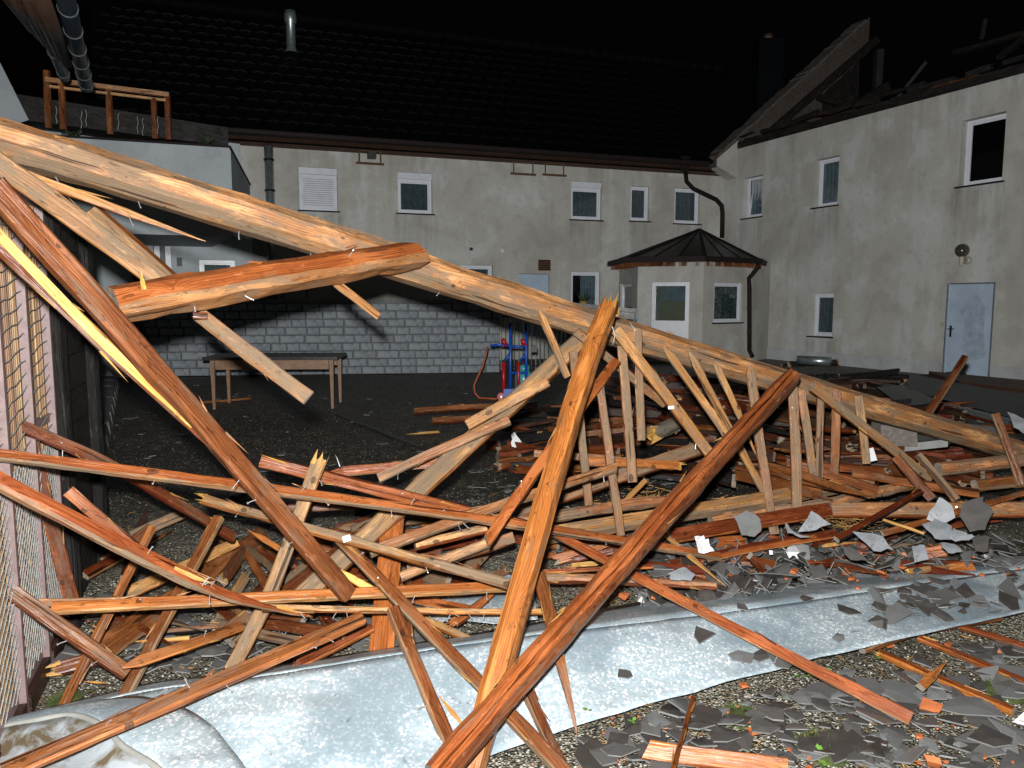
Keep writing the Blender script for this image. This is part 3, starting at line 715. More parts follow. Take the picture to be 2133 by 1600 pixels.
    for i in range(25):       # thin coping left on the rake
        (x0, y0), (x1, y1) = top[i], top[i + 1]
        k = MB(); t0, t1 = rr.uniform(0.05, 0.09), rr.uniform(0.05, 0.09); ov = rr.uniform(0.04, 0.08)
        q = [(x0 + 0.004, y0 - 0.02, ov), (x1 - 0.004, y1 - 0.02, ov), (x1 - 0.004, y1 - 0.02, -0.5), (x0 + 0.004, y0 - 0.02, -0.5)]
        k.hexa([G.p(a, z, n) for a, z, n in q] + [G.p(a, z + t, n) for (a, z, n), t in zip(q, (t0, t1, t1, t0))]); k.obj('coping_stone', M['coping'], gb)
    # boarded underside below the masonry strip; black boards put the shade there into the colour
    for i in range(9):
        x0 = 0.4 + i * 0.5; zt_ = 5.65 + (x0 + 0.75) * 0.815 - 1.12
        if zt_ < 6.05: continue
        k = MB(); k.hexa([G.p(a, z, n) for a, z, n in ((x0, 5.5, -0.2), (x0 + 0.48, 5.5, -0.2), (x0 + 0.48, 5.5, -0.23), (x0, 5.5, -0.23), (x0, zt_, -0.2), (x0 + 0.48, zt_ + 0.39, -0.2), (x0 + 0.48, zt_ + 0.39, -0.23), (x0, zt_, -0.23))]); k.obj('gable_board', M['gable'] if i % 3 and i < 7 else W['black'], h)
    # plastered corner bracket under the rake
    mb = MB(); c0 = [(-0.7, 5.62), (0.0, 5.25), (0.0, 6.1), (-0.7, 5.64)]
    mb.hexa([G.p(-0.72, 5.42, 0.02), G.p(0.02, 5.12, 0.02), G.p(0.02, 5.12, -0.4), G.p(-0.72, 5.42, -0.4), G.p(-0.72, 5.62, 0.02), G.p(0.02, 6.2, 0.02), G.p(0.02, 6.2, -0.4), G.p(-0.72, 5.62, -0.4)]); mb.obj('corbel', M['plaster_right'], h)
    # remaining black rafters along the gable and purlin stubs
    def rafter(a0, z0, a1, z1, n, w=0.17):
        k = MB(); k.bar(G.p(a0, z0, n), G.p(a1, z1, n), w, w * 1.2); k.obj('rafter', W['black'], h)
    rafter(0.35, 5.95, 5.1, 9.6, 0.2); rafter(0.8, 5.9, 4.5, 7.9, 1.2, 0.2); rafter(4.9, 5.6, 4.95, 9.2, 0.45, 0.2); rafter(2.5, 7.55, 4.8, 7.25, 0.5, 0.14); rafter(1.6, 6.75, 4.2, 6.55, 0.5, 0.14)
    for (x0, y0, d0, x1, y1, d1, w) in ((1850, 230, 22.0, 1930, 130, 21.5, 0.13), (1905, 190, 21.5, 2040, 250, 19, 0.12), (1990, 110, 20, 2133, 70, 18, 0.16), (2044, 82, 19, 2052, 40, 19, 0.09), (2080, 120, 18, 2160, 60, 17, 0.14), (1930, 200, 21, 2140, 150, 17, 0.15)):
        k = MB(); k.bar(at(x0, y0, d0), at(x1, y1, d1), w, w * 0.6); k.obj('broken_rafter', W['black'], h)
    # wall plate and ragged eave along the top of the courtyard wall
    k = MB(); k.bar(RIGHT.p(0.1, zt + 0.10, -0.1), RIGHT.p(17.4, zt + 0.10, -0.1), 0.22, 0.19); k.obj('wall_plate', W['black'], h)
    a = 0.3
    while a < 15:
        L = rr.uniform(0.5, 1.5); n = rr.uniform(-0.02, 0.10); z = zt + rr.uniform(0.16, 0.34)
        k = MB(); k.bar(RIGHT.p(a, z, n), RIGHT.p(a + L, z + rr.uniform(-0.08, 0.12), n + rr.uniform(-0.05, 0.05)), rr.uniform(0.05, 0.14), rr.uniform(0.04, 0.12)); k.obj('eave_board', rr.choice([W['trim'], W['black'], W['black']]), h)
        if rr.random() < 0.22:
            k = MB(); s = rr.uniform(0.05, 0.10); p = RIGHT.p(a + rr.uniform(0, 0.4), zt + 0.32, 0.0)
            pts = [p + Vector((rr.uniform(-1, 1), rr.uniform(-1, 1), rr.uniform(-1, 1))) * 0.04 + Vector((dx * s, dy * s, dz * s)) for dx, dy, dz in ((-1, -1, -1), (1, -1, -1), (1, 1, -1), (-1, 1, -1), (-1, -1, 1), (1, -1, 1), (1, 1, 1), (-1, 1, 1))]
            k.hexa(pts); k.obj('masonry_lump', M['gable'], h)
        a += rr.uniform(0.35, 0.8)
    # back face of the attic so the house is closed
    mb = MB(); q = [(0, -0.1, -0.6), (17.5, -0.1, -0.6), (17.5, zt, -0.6), (0, zt, -0.6)]
    mb.add([RIGHT.p(a, z, n - 4.4) for a, z, n in q], [(0, 1, 2, 3)])
    mb.add([RIGHT.p(0, zt - 0.4, -0.3), RIGHT.p(17.5, zt - 0.4, -0.3), RIGHT.p(17.5, zt - 0.4, -5), RIGHT.p(0, zt - 0.4, -5)], [(0, 1, 2, 3)]); mb.obj('attic_floor', M['under'], h)
right_house()

def chimney():
    p = at(1598, 150, 27.5); t = thing('chimney', 'faint dark chimney behind the ridge near the gable', 'chimney', p)
    k = MB(); k.box((p.x - 0.42, p.y - 0.4, p.z - 3.2), (p.x + 0.42, p.y + 0.4, p.z + 1.0)); k.obj('shaft', simple('chimney_sheet', (0.0022, 0.003, 0.004), 0.7, spec=0.05), t)
    k = MB(); k.lathe(p + Vector((0, 0, 1.0)), [(0.0, 0.0), (0.17, 0.0), (0.17, 0.18), (0.12, 0.26), (0, 0.28)], 12); k.obj('pot', M['soffit'], t, True)
chimney()

# ---- brown downpipe from the gutter over the porch to the ground
def downpipe():
    p = [at(1428, 358, 22.4), at(1430, 378, 22.4), at(1444, 393, 22.2), at(1492, 416, 21.8), at(1503, 428, 21.6), at(1505, 445, 21.6), at(1504, 495, 21.6)]
    t = thing('downpipe', 'bent brown downpipe between gutter and glazed porch roof', 'downpipe', p[-1])
    k = MB(); k.tube(p, 0.062, 10); k.obj('pipe', M['lead'], t, True)
    k = MB(); c = at(1425, 345, 22.5); k.lathe(c + Vector((0, 0, -0.16)), [(0.0, 0), (0.09, 0.0), (0.2, 0.2), (0.2, 0.4), (0.18, 0.4)], 10); k.obj('hopper', M['lead'], t, True)
    q = [at(1578, 545, 19.9), at(1580, 556, 19.9), at(1560, 580, 20.05), at(1561, 600, 20.1), at(1561, 730, 20.1), at(1567, 742, 19.9)]
    t = thing('downpipe', 'brown downpipe running down the porch corner to the rubble', 'downpipe', q[-1])
    k = MB(); k.tube(q, 0.058, 10); k.obj('pipe', M['lead'], t, True)
    for y in (640, 690):
        k = MB(); k.lathe(at(1561, y, 20.1), [(0.06, -0.02), (0.072, -0.02), (0.072, 0.02), (0.06, 0.02)], 10); k.obj('clamp', M['iron'], t)
downpipe()

# ---- glazed porch in the corner
def porch():
    def g(x, d): return Vector(((x - 1066.5) / FPX * d * 1.0, d, 0))
    fl = [g(1288, 22.0), g(1326, 19.9), g(1462, 19.35), g(1562, 20.3), g(1606, 21.6)]
    t = thing('porch', 'small rendered corner porch with dark glazed pyramid roof', 'porch', fl[2])
    zt = 2.62
    ap = at(1457, 478, 21.4)
    segs = []
    for i in range(4):
        a, b = fl[i], fl[i + 1]; P = Plane(a, (b - a)); L = (b - a).length; segs.append((P, L))
    holes = {0: [], 1: [], 2: [], 3: []}
    door = segs[1][0].rect(1358, 588, 1433, 735); door = (door[0], door[1], 0.05, door[3]); holes[1].append(door)
    win = segs[2][0].rect(1488, 589, 1544, 671); holes[2].append(win)
    sw = segs[0][0].rect(1292, 592, 1315, 680); holes[0].append(sw)
    for i, (P, L) in enumerate(segs):
        mb = MB(); wall_sheet(P, mb, 0, L, -0.05, zt, holes[i], 0.12); mb.obj('wall', M['plaster_back'], t)
    window(segs[2][0], t, win, 'lace', 0.05, True, 0.055); window(segs[0][0], t, sw, 'curtain', 0.05, False, 0.05)
    # white half-glazed door
    P = segs[1][0]; a0, a1, z0, z1 = door; k = MB(); f = 0.10
    P.box(k, a0 + .003, a0 + f, z0, z1 - .003, -0.08, -0.02); P.box(k, a1 - f, a1 - .003, z0, z1 - .003, -0.08, -0.02); P.box(k, a0 + f, a1 - f, z1 - f, z1 - .003, -0.08, -0.023)
    zm = P.hit(1395, 672)[1]
    P.box(k, a0 + f, a1 - f, zm - 0.05, zm + 0.05, -0.08, -0.023); P.box(k, a0 + f, a1 - f, z0, z0 + 0.1, -0.08, -0.023); P.box(k, a0 + f, a1 - f, z0 + 0.1, zm - 0.05, -0.07, -0.035)
    d = k.obj('door', M['frame'], t); k = MB(); P.box(k, a0 + f, a1 - f, zm + 0.05, z1 - f, -0.055, -0.05); k.obj('pane', M['glass'], d)
    k = MB(); P.box(k, a0 + 0.03, a0 + 0.06, zm - 0.08, zm + 0.08, -0.018, 0.02); k.obj('handle', M['zinc_pipe'], d)
    k = MB(); P.box(k, a0 + f, a1 - f, zm + 0.05, zm + 0.55, -0.6, -0.55); k.obj('inner_cupboard', simple('inner_tan', (0.30, 0.25, 0.15), 0.6), d)
    k = MB(); P.box(k, a0 + f + 0.25, a1 - f, zm + 0.55, z1 - f, -0.62, -0.57); k.obj('inner_blind', M['blind'], d)
    # roof: dark frame bars, glazing and fascia gutter
    ev = [g(1266, 21.4), g(1298, 19.3), g(1465, 18.7), g(1578, 19.8), g(1590, 21.5)]
    ev = [Vector((p.x, p.y, 2.62 + (0.0))) for p in ev]
    top = ap
    rp = MB()
    for i in range(4): rp.add([ev[i], ev[i + 1], top], [(0, 1, 2)])
    roof = rp.obj('roof', simple('smoked_roof_panel', (0.005, 0.0045, 0.0045), 0.35, spec=0.3), t)
    for i in range(5):
        k = MB(); k.bar(ev[i] + Vector((0, 0, 0.0)), top + Vector((0, 0, 0.0)), 0.07, 0.06); k.obj('hip_bar', M['lead'], roof)
    for i in range(4):
        k = MB(); k.bar(ev[i] + Vector((0, 0, -0.02)), ev[i + 1] + Vector((0, 0, -0.02)), 0.09, 0.13); k.obj('fascia', M['lead'], roof)
        for s in (0.33, 0.66):
            p = ev[i].lerp(ev[i + 1], s); k = MB(); k.bar(p + Vector((0, 0, 0.0)), top.lerp(p, 0.12), 0.03, 0.025); k.obj('glazing_bar', M['lead'], roof)
    for i in range(4):
        n = 5 if i in (1, 2) else 4
        for s in range(n):
            p = ev[i].lerp(ev[i + 1], (s + 0.5) / n); inn = (Vector((ap.x, ap.y, p.z)) - p).normalized()
            k = MB(); k.bar(p + Vector((0, 0, -0.13)) + inn * 0.02, p + inn * 0.75 + Vector((0, 0, -0.10)), 0.08, 0.11); k.obj('rafter_end', W['brown'], roof)
porch()

# ---- annex with balcony at the left
def annex():
    A0 = at(478, 308, 14.0); ztop = A0.z
    F = Plane(A0, (-0.9406, -0.3396)); S = Plane(A0, (-0.25, 0.968)); S.n = Vector((0.968, 0.25, 0))
    t = thing('balcony_annex', 'white rendered balcony block at the left of the house', 'balcony', Vector((A0.x, A0.y, 0)))
    zb = ztop - 1.35
    k = MB(); q = [F.p(0, 0), F.p(9, 0), F.p(9, 0, -0.2), F.p(0, 0, -0.2)]
    k.hexa([p + Vector((0, 0, zb)) for p in q] + [p + Vector((0, 0, ztop)) for p in q]); k.obj('parapet', M['plaster_white'], t)
    k = MB(); q = [S.p(0.2, 0, 0), S.p(4.6, 0, 0), S.p(4.6, 0, -0.2), S.p(0.2, 0, -0.2)]
    k.hexa([p + Vector((0, 0, zb)) for p in q] + [p + Vector((0, 0, ztop)) for p in q]); k.obj('side_parapet', M['plaster_white'], t)
    k = MB(); k.bar(F.p(-0.03, ztop + 0.015, -0.1), F.p(9, ztop + 0.015, -0.1), 0.27, 0.035); k.obj('coping', M['lead'], t)
    k = MB(); k.bar(S.p(0.15, ztop + 0.015, -0.1), S.p(4.6, ztop + 0.015, -0.1), 0.25, 0.03); k.obj('coping', M['lead'], t)
    k = MB(); q = [F.p(0.0, zb - .2, -0.01), F.p(9, zb - .2, -0.01), F.p(9, zb - .2, -4.3), F.p(0.6, zb - .2, -4.3)]; k.hexa(q + [p + Vector((0, 0, 0.2)) for p in q]); k.obj('slab', M['plaster_white'], t)
    # wall behind the balcony, ground floor under it
    B = Plane(F.p(0, 0, -3.1), (-0.9406, -0.3396))
    mb = MB(); door = B.rect(318, 500, 362, 640); door = (door[0], door[1], 1.2, door[3]); win = B.rect(414, 541, 492, 620)
    wall_sheet(B, mb, -0.4, 9, -0.1, zb, [door, win], 0.15); mb.obj('wall', M['plaster_white'], t)
    window(B, t, win, 'plain'); 
    k = MB(); B.box(k, door[0] + .01, door[1] - .01, door[2], door[3] - .01, -0.1, -0.05); d = k.obj('door', M['frame'], t)
    k = MB(); B.box(k, door[0] + .12, door[1] - .12, door[2] + .3, door[3] - .12, -0.049, -0.045); k.obj('pane', M['curtain'], d)
    a, z = B.hit(374, 546); k = MB(); B.box(k, a - 0.05, a + 0.05, z - 0.09, z + 0.09, 0.003, 0.08); k.obj('letter_box', M['black'], t)
    for x in (287, 277):
        a = B.hit(x, 500, 0.1)[0]; k = MB(); k.tube([B.p(a, 0, 0.1), B.p(a, zb, 0.1)], 0.045, 10); k.obj('downpipe', M['black'], t)
    # upper wall strip, brown eave boards over the balcony
    U = Plane(F.p(0, 0, -3.6), (-0.9406, -0.3396))
    k = MB(); q0 = U.hit(62, 236)[0]; q1 = U.hit(500, 300)[0]
    k.add([U.p(q1, zb), U.p(q0, zb), U.p(q0, ztop + 1.0), U.p(q1, ztop + 0.75)], [(0, 1, 2, 3)]); k.obj('upper_wall', M['plaster_white'], t)
    k = MB(); k.hexa([U.p(U.hit(475, 275, 1.0)[0], z, n) for z, n in ((ztop + 0.52, 0.02), (ztop + 0.52, 0.9))] + [U.p(U.hit(25, 225, 1.0)[0], z, n) for z, n in ((ztop + 0.78, 0.9), (ztop + 0.78, 0.02))] +
                     [U.p(U.hit(475, 275, 1.0)[0], z, n) for z, n in ((ztop + 0.90, 0.02), (ztop + 0.90, 0.9))] + [U.p(U.hit(25, 225, 1.0)[0], z, n) for z, n in ((ztop + 1.25, 0.9), (ztop + 1.25, 0.02))]); k.obj('eave_board', W['black'], t)
    # curved white wall end at the left
    k = MB(); k.hexa([at(x, y, d) for x, y, d in ((-60, 290, 12.8), (60, 250, 13.6), (60, 250, 14.2), (-60, 290, 14.0), (-60, 130, 12.8), (0, 130, 13.6), (0, 130, 14.2), (-60, 130, 14.0))]); k.obj('side_wall', M['plaster_white'], t)
    return F, B, ztop, zb
AF, AB, AZT, AZB = annex()

def balcony_rail():
    base = AF.p(2.2, AZT)
    t = thing('balcony_rail', 'bare timber railing frame standing on the white balcony wall', 'railing', base)
    def fp(x, y): a, z = AF.hit(x, y, -0.1); return AF.p(a, z, -0.1)
    def bar(name, p, q, w): k = MB(); k.bar(p, q, w, w * 0.8); k.obj(name, W['pale'] if name == 'rail' else W['trim'] if w < 0.075 else W['brown'], t)
    bar('rail', fp(95, 166), fp(352, 198), 0.09); bar('rail', fp(100, 180), fp(345, 209), 0.05)
    for x, y0, y1 in ((97, 147, 265), (128, 168, 268), (226, 180, 278), (320, 205, 287), (348, 195, 289)): bar('post', fp(x, y0), fp(x + 4, y1 + 2), 0.08)
    rr = random.Random(9)
    for x, y in ((118, 222), (170, 232), (180, 228), (247, 236), (287, 243), (298, 247), (329, 243)):
        pts = []; 
        for i in range(7): p = fp(x + 1.3 * math.sin(i * 1.7 + x), y + i * 6); pts.append(p + AF.n * 0.02)
        k = MB(); k.tube(pts, 0.0045, 5); k.obj('hanging_spiral', M['wire'], t)
balcony_rail()

def balcony_plants():
    for i, (x, y, n, s) in enumerate(((430, 297, 26, 0.2), (165, 262, 22, 0.17), (137, 252, 16, 0.2))):
        a, z = AF.hit(x, y, -0.1); c = AF.p(a, AZT + 0.03, -0.1)
        t = thing('balcony_plant', ['green weed sprouting on the balcony coping near its right corner', 'small plant tangle on the balcony between railing posts', 'leafy plant at the foot of the second railing post'][i], 'plant', c)
        rr = random.Random(20 + i)
        for k_ in range(n):
            d = Vector((rr.uniform(-1, 1), rr.uniform(-1, 1), rr.uniform(0.1, 1))).normalized(); L = s * rr.uniform(0.4, 1); w = d.cross(Vector((0.1, 0.2, 1))).normalized() * 0.02
            k = MB(); p = c + d * L; k.add([c + d * L * 0.4, p * 0.5 + (c + d * L * 0.4) * 0.5 + w, p, p * 0.5 + (c + d * L * 0.4) * 0.5 - w], [(0, 1, 2, 3)]); k.obj('leaf', M['plant'], t)
balcony_plants()

def neighbour_eave():
    # gutter and profiled eave sheets of the roof over the viewer's left
    g0, g1 = at(128, -40, 5.2), at(180, 180, 8.0)
    t = thing('overhead_gutter', 'dark half round gutter hanging at the top left corner', 'gutter', g1)
    k = MB(); d = (g1 - g0).normalized(); k.tube([g0, g1], [0.062, 0.066], 14); k.obj('trough', M['darkmetal'], t, True)
    for s in (0.18, 0.36, 0.53, 0.68, 0.82, 0.95):
        p = g0.lerp(g1, s); k = MB(); k.tube([p - d * 0.01, p + d * 0.012], 0.07, 14); k.obj('bracket', M['zinc_pipe'], t, True)
    g0, g1 = at(85, 40, 7.0), at(135, 160, 9.2)
    t2 = thing('overhead_gutter', 'shorter dark gutter end behind the first one at top left', 'gutter', g1)
    k = MB(); d = (g1 - g0).normalized(); k.tube([g0, g1], 0.06, 12); k.obj('trough', M['darkmetal'], t2, True)
    for s in (0.5, 0.9):
        p = g0.lerp(g1, s); k = MB(); k.tube([p - d * 0.01, p + d * 0.012], 0.068, 12); k.obj('bracket', M['zinc_pipe'], t2, True)
    t3 = thing('eave_sheet', 'corrugated dark eave sheet of the neighbouring roof at top left', 'roof sheet', at(60, 60, 6.0))
    for i in range(6):
        a, b = at(20 + i * 17 - 40, -60, 4.6), at(70 + i * 14, 60 + i * 14, 7.2)
        k = MB(); k.tube([a, b], 0.05, 10); k.obj('corrugation', M['soffit'] if i % 2 else W['trim'], t3, True)
neighbour_eave()

# ---- terrace with grey block wall, railing, steps
def terrace():
    p0 = at(1042, 776, 0.0); T = Plane(p0, (-0.985, -0.12))
    t = thing('block_wall', 'low grey painted block wall holding the terrace', 'wall', T.p(3, 0))
    L = T.hit(330, 780)[0] if False else 8.2
    zt = 1.55
    k = MB(); T.box(k, 0.02, L - 0.02, 0.0, zt, -0.30, -0.035); k.obj('core', simple('dark_joint', (0.13, 0.14, 0.15), 0.9), t)
    meshes = []
    for s in range(6):
        rr = random.Random(s); w, hgt, dd = 0.40, 0.165, 0.13; b = 0.012
        v = []
        for z in (0, hgt):
            for (x, n) in ((0, 0), (w, 0), (w, dd), (0, dd)):
                bx = b if n == dd else 0
                v.append((x + (bx if x == 0 else -bx) + rr.uniform(-.006, .006), n + rr.uniform(-.008, .008), z + (bx if z == 0 else -bx) + rr.uniform(-.006, .006)))
        me = bpy.data.meshes.new('block'); me.from_pydata(v, [], [(3, 2, 1, 0), (4, 5, 6, 7), (0, 1, 5, 4), (1, 2, 6, 5), (2, 3, 7, 6), (3, 0, 4, 7)]); me.materials.append(M['block']); me.update(); meshes.append(me)
    rows = 9; rr = random.Random(4)
    for j in range(rows):
        a = 0.0 if j % 2 else -0.0; first = 0.2 if j % 2 else 0.41
        a = 0.0; i = 0
        while a < L - 0.1:
            w = first if i == 0 else 0.41; sc = rr.uniform(0.6, 1.35) * (w / 0.41); w = 0.41 * sc
            if a + w > L: w = L - a; sc = w / 0.41
            o = T.p(a + w, j * 0.172 + 0.004, -0.105); ex = -T.u * sc * 0.97; ey = T.n; ez = Vector((0, 0, 1))
            m = Matrix(((ex.x, ey.x, ez.x, o.x), (ex.y, ey.y, ez.y, o.y), (ex.z, ey.z, ez.z, o.z), (0, 0, 0, 1)))
            link_inst('block', rr.choice(meshes), m, t); a += w; i += 1
    # cap slab
    k = MB(); T.box(k, -0.03, L, zt + 0.003, zt + 0.07, -0.40, 0.06); k.obj('cap_slab', M['stonegrey'], t)
    # terrace floor
    k = MB(); q = [T.p(-0.05, 0, -0.3), T.p(L, 0, -0.3), T.p(L, 0, -3.2), T.p(-0.6, 0, -6.0)]
    k.hexa([p + Vector((0, 0, 1.3)) for p in q] + [p + Vector((0, 0, 1.54)) for p in q]); o = k.obj('terrace_slab', M['stonegrey']); tag(o, 'raised terrace floor behind the block wall', None, None, 'structure')
    # railing right of the wall: vertical bars
    r = thing('bar_railing', 'dark railing of upright bars beside the end of the block wall', 'railing', at(1110, 775, 0.0))
    P0, P1 = at(1044, 770, 17.1), at(1185, 765, 17.8)
    for z in (0.12, 1.25):
        k = MB(); k.bar(Vector((P0.x, P0.y, z)), Vector((P1.x, P1.y, z)), 0.03, 0.03); k.obj('rail', M['iron'], r)
    for i in range(17):
        p = P0.lerp(P1, i / 16); k = MB(); k.tube([(p.x, p.y, 0.05), (p.x, p.y, 1.25)], 0.012, 6); k.obj('bar', M['panelgrey'] if i % 4 == 0 else M['zinc_pipe'], r)
    # railing on the terrace before the planted window
    r = thing('terrace_railing', 'dark terrace railing below the window with the plant', 'railing', at(1240, 660, 19.0))
    a, b = at(1188, 634, 19.5), at(1330, 648, 19.2)
    k = MB(); k.bar(a, b, 0.06, 0.10); k.obj('rail', M['iron'], r)
    k = MB(); k.bar(a + Vector((0, 0, -0.14)), b + Vector((0, 0, -0.14)), 0.02, 0.16); k.obj('panel', M['iron'], r)
    for s in (0.02, 0.5, 0.95):
        p = a.lerp(b, s); k = MB(); k.tube([p, (p.x, p.y, 0.1)], 0.025, 8); k.obj('post', M['zinc_pipe'], r)
    # thin posts standing on the wall cap
    for x in (561, 590, 640):
        a0, z0 = T.hit(x, 632, -0.1); q = thing('rail_stub', {561: 'left thin black stub post on the block wall cap', 590: 'middle thin black stub post on the block wall cap', 640: 'rightmost thin black stub post on the block wall cap'}[x], 'post', T.p(a0, zt + 0.07, -0.1))
        k = MB(); k.tube([T.p(a0, zt + 0.071, -0.1), T.p(a0, zt + 0.95, -0.1)], 0.012, 6); k.obj('rod', M['iron'], q); k = MB(); T.box(k, a0 - 0.05, a0 + 0.05, zt + 0.0715, zt + 0.085, -0.15, -0.05); k.obj('foot_plate', M['zinc_pipe'], q)
    # dark chest on the terrace
    # steps with white grate
    s = thing('entrance_step', 'white perforated grate step beside the block wall', 'step', at(380, 770, 0.0))
    def sp(x, y, d): return at(x, y, d)
    a, b = at(333, 776, 0.0), at(452, 776, 0.0)
    k = MB(); k.hexa([a + Vector((0, 0, 0.01)), b + Vector((0, 0, 0.01)), b + Vector((0, 0.8, 0.01)), a + Vector((0, 0.8, 0.01)), a + Vector((0, 0, 0.16)), b + Vector((0, 0, 0.16)), b + Vector((0, 0.8, 0.16)), a + Vector((0, 0.8, 0.16))]); k.obj('lower_step', M['stonegrey'], s)
    gx0, gx1 = a.x + 0.05, b.x - 0.02; gy = a.y + 0.15; k = MB()
    k.box((gx0, gy, 0.17), (gx1, gy + 0.03, 0.20)); k.box((gx0, gy, 0.37), (gx1, gy + 0.03, 0.40))
    n = 22
    for i in range(n + 1):
        x = gx0 + (gx1 - gx0) * i / n; k.box((x - 0.008, gy + 0.002, 0.2), (x + 0.008, gy + 0.028, 0.37))
    for z in (0.245, 0.30, 0.345): k.box((gx0, gy + 0.005, z), (gx1, gy + 0.025, z + 0.012))
    k.obj('grate', M['grate'], s)
    k = MB(); k.box((gx0, gy + 0.05, 0.17), (gx1, gy + 0.6, 0.39)); k.obj('upper_step', M['black'], s)
    for i in range(6):
        k = MB(); x0 = a.x + (b.x - a.x) * i / 6 + 0.012; x1 = a.x + (b.x - a.x) * (i + 1) / 6 - 0.012
        k.box((x0, a.y - 0.035, 0.005), (x1, a.y - 0.003, 0.15)); k.obj('stone', M['stonegrey'], s)
    # dark doorway gate above the step
    q = thing('slatted_gate', 'dark slatted gate above the grate step', 'gate', at(380, 745, 17.3)); a, b = at(322, 690, 17.4), at(448, 690, 17.4)
    for i in range(12):
        x = a.x + (b.x - a.x) * (i + 0.5) / 12; k = MB(); k.box((x - 0.045, a.y, 0.42), (x + 0.045, a.y + 0.03, 1.7)); k.obj('slat', W['black'], q)
    for z in (0.6, 1.5): k = MB(); k.box((a.x, a.y + 0.032, z), (b.x, a.y + 0.07, z + 0.08)); k.obj('rail', W['black'], q)
terrace()

def kerb():
    t = thing('stone_kerb', 'worn grey kerb of stones running back on the left', 'kerb', at(205, 850, 0.0))
    a, b = at(188, 960, 0.0), at(232, 800, 0.0); n = 9; rr = random.Random(2)
    for i in range(n):
        p, q = a.lerp(b, i / n), a.lerp(b, (i + 0.93) / n); w = 0.16; h = 0.14 + rr.uniform(-.02, .03)
        k = MB(); k.hexa([(p.x - w, p.y, -0.02), (p.x + w, p.y, -0.02), (q.x + w, q.y, -0.02), (q.x - w, q.y, -0.02), (p.x - w + .02, p.y + .02, h), (p.x + w - .03, p.y + .02, h - rr.uniform(0, .03)), (q.x + w - .03, q.y - .02, h), (q.x - w + .02, q.y - .02, h)]); k.obj('stone', M['stonegrey'], t)
kerb()

def drain():
    a, b = at(700, 862, 0.003), at(925, 952, 0.003); d = (b - a).normalized(); s = Vector((-d.y, d.x, 0)) * 0.035
    t = thing('drain_channel', 'narrow dark drain channel crossing the yard floor', 'drain', a)
    for i in range(6):
        p, q = a.lerp(b, i / 6), a.lerp(b, (i + .97) / 6); k = MB()
        k.hexa([p - s, p + s, q + s, q - s] + [v + Vector((0, 0, .008)) for v in (p - s, p + s, q + s, q - s)]); k.obj('cover', M['iron'], t)
drain()

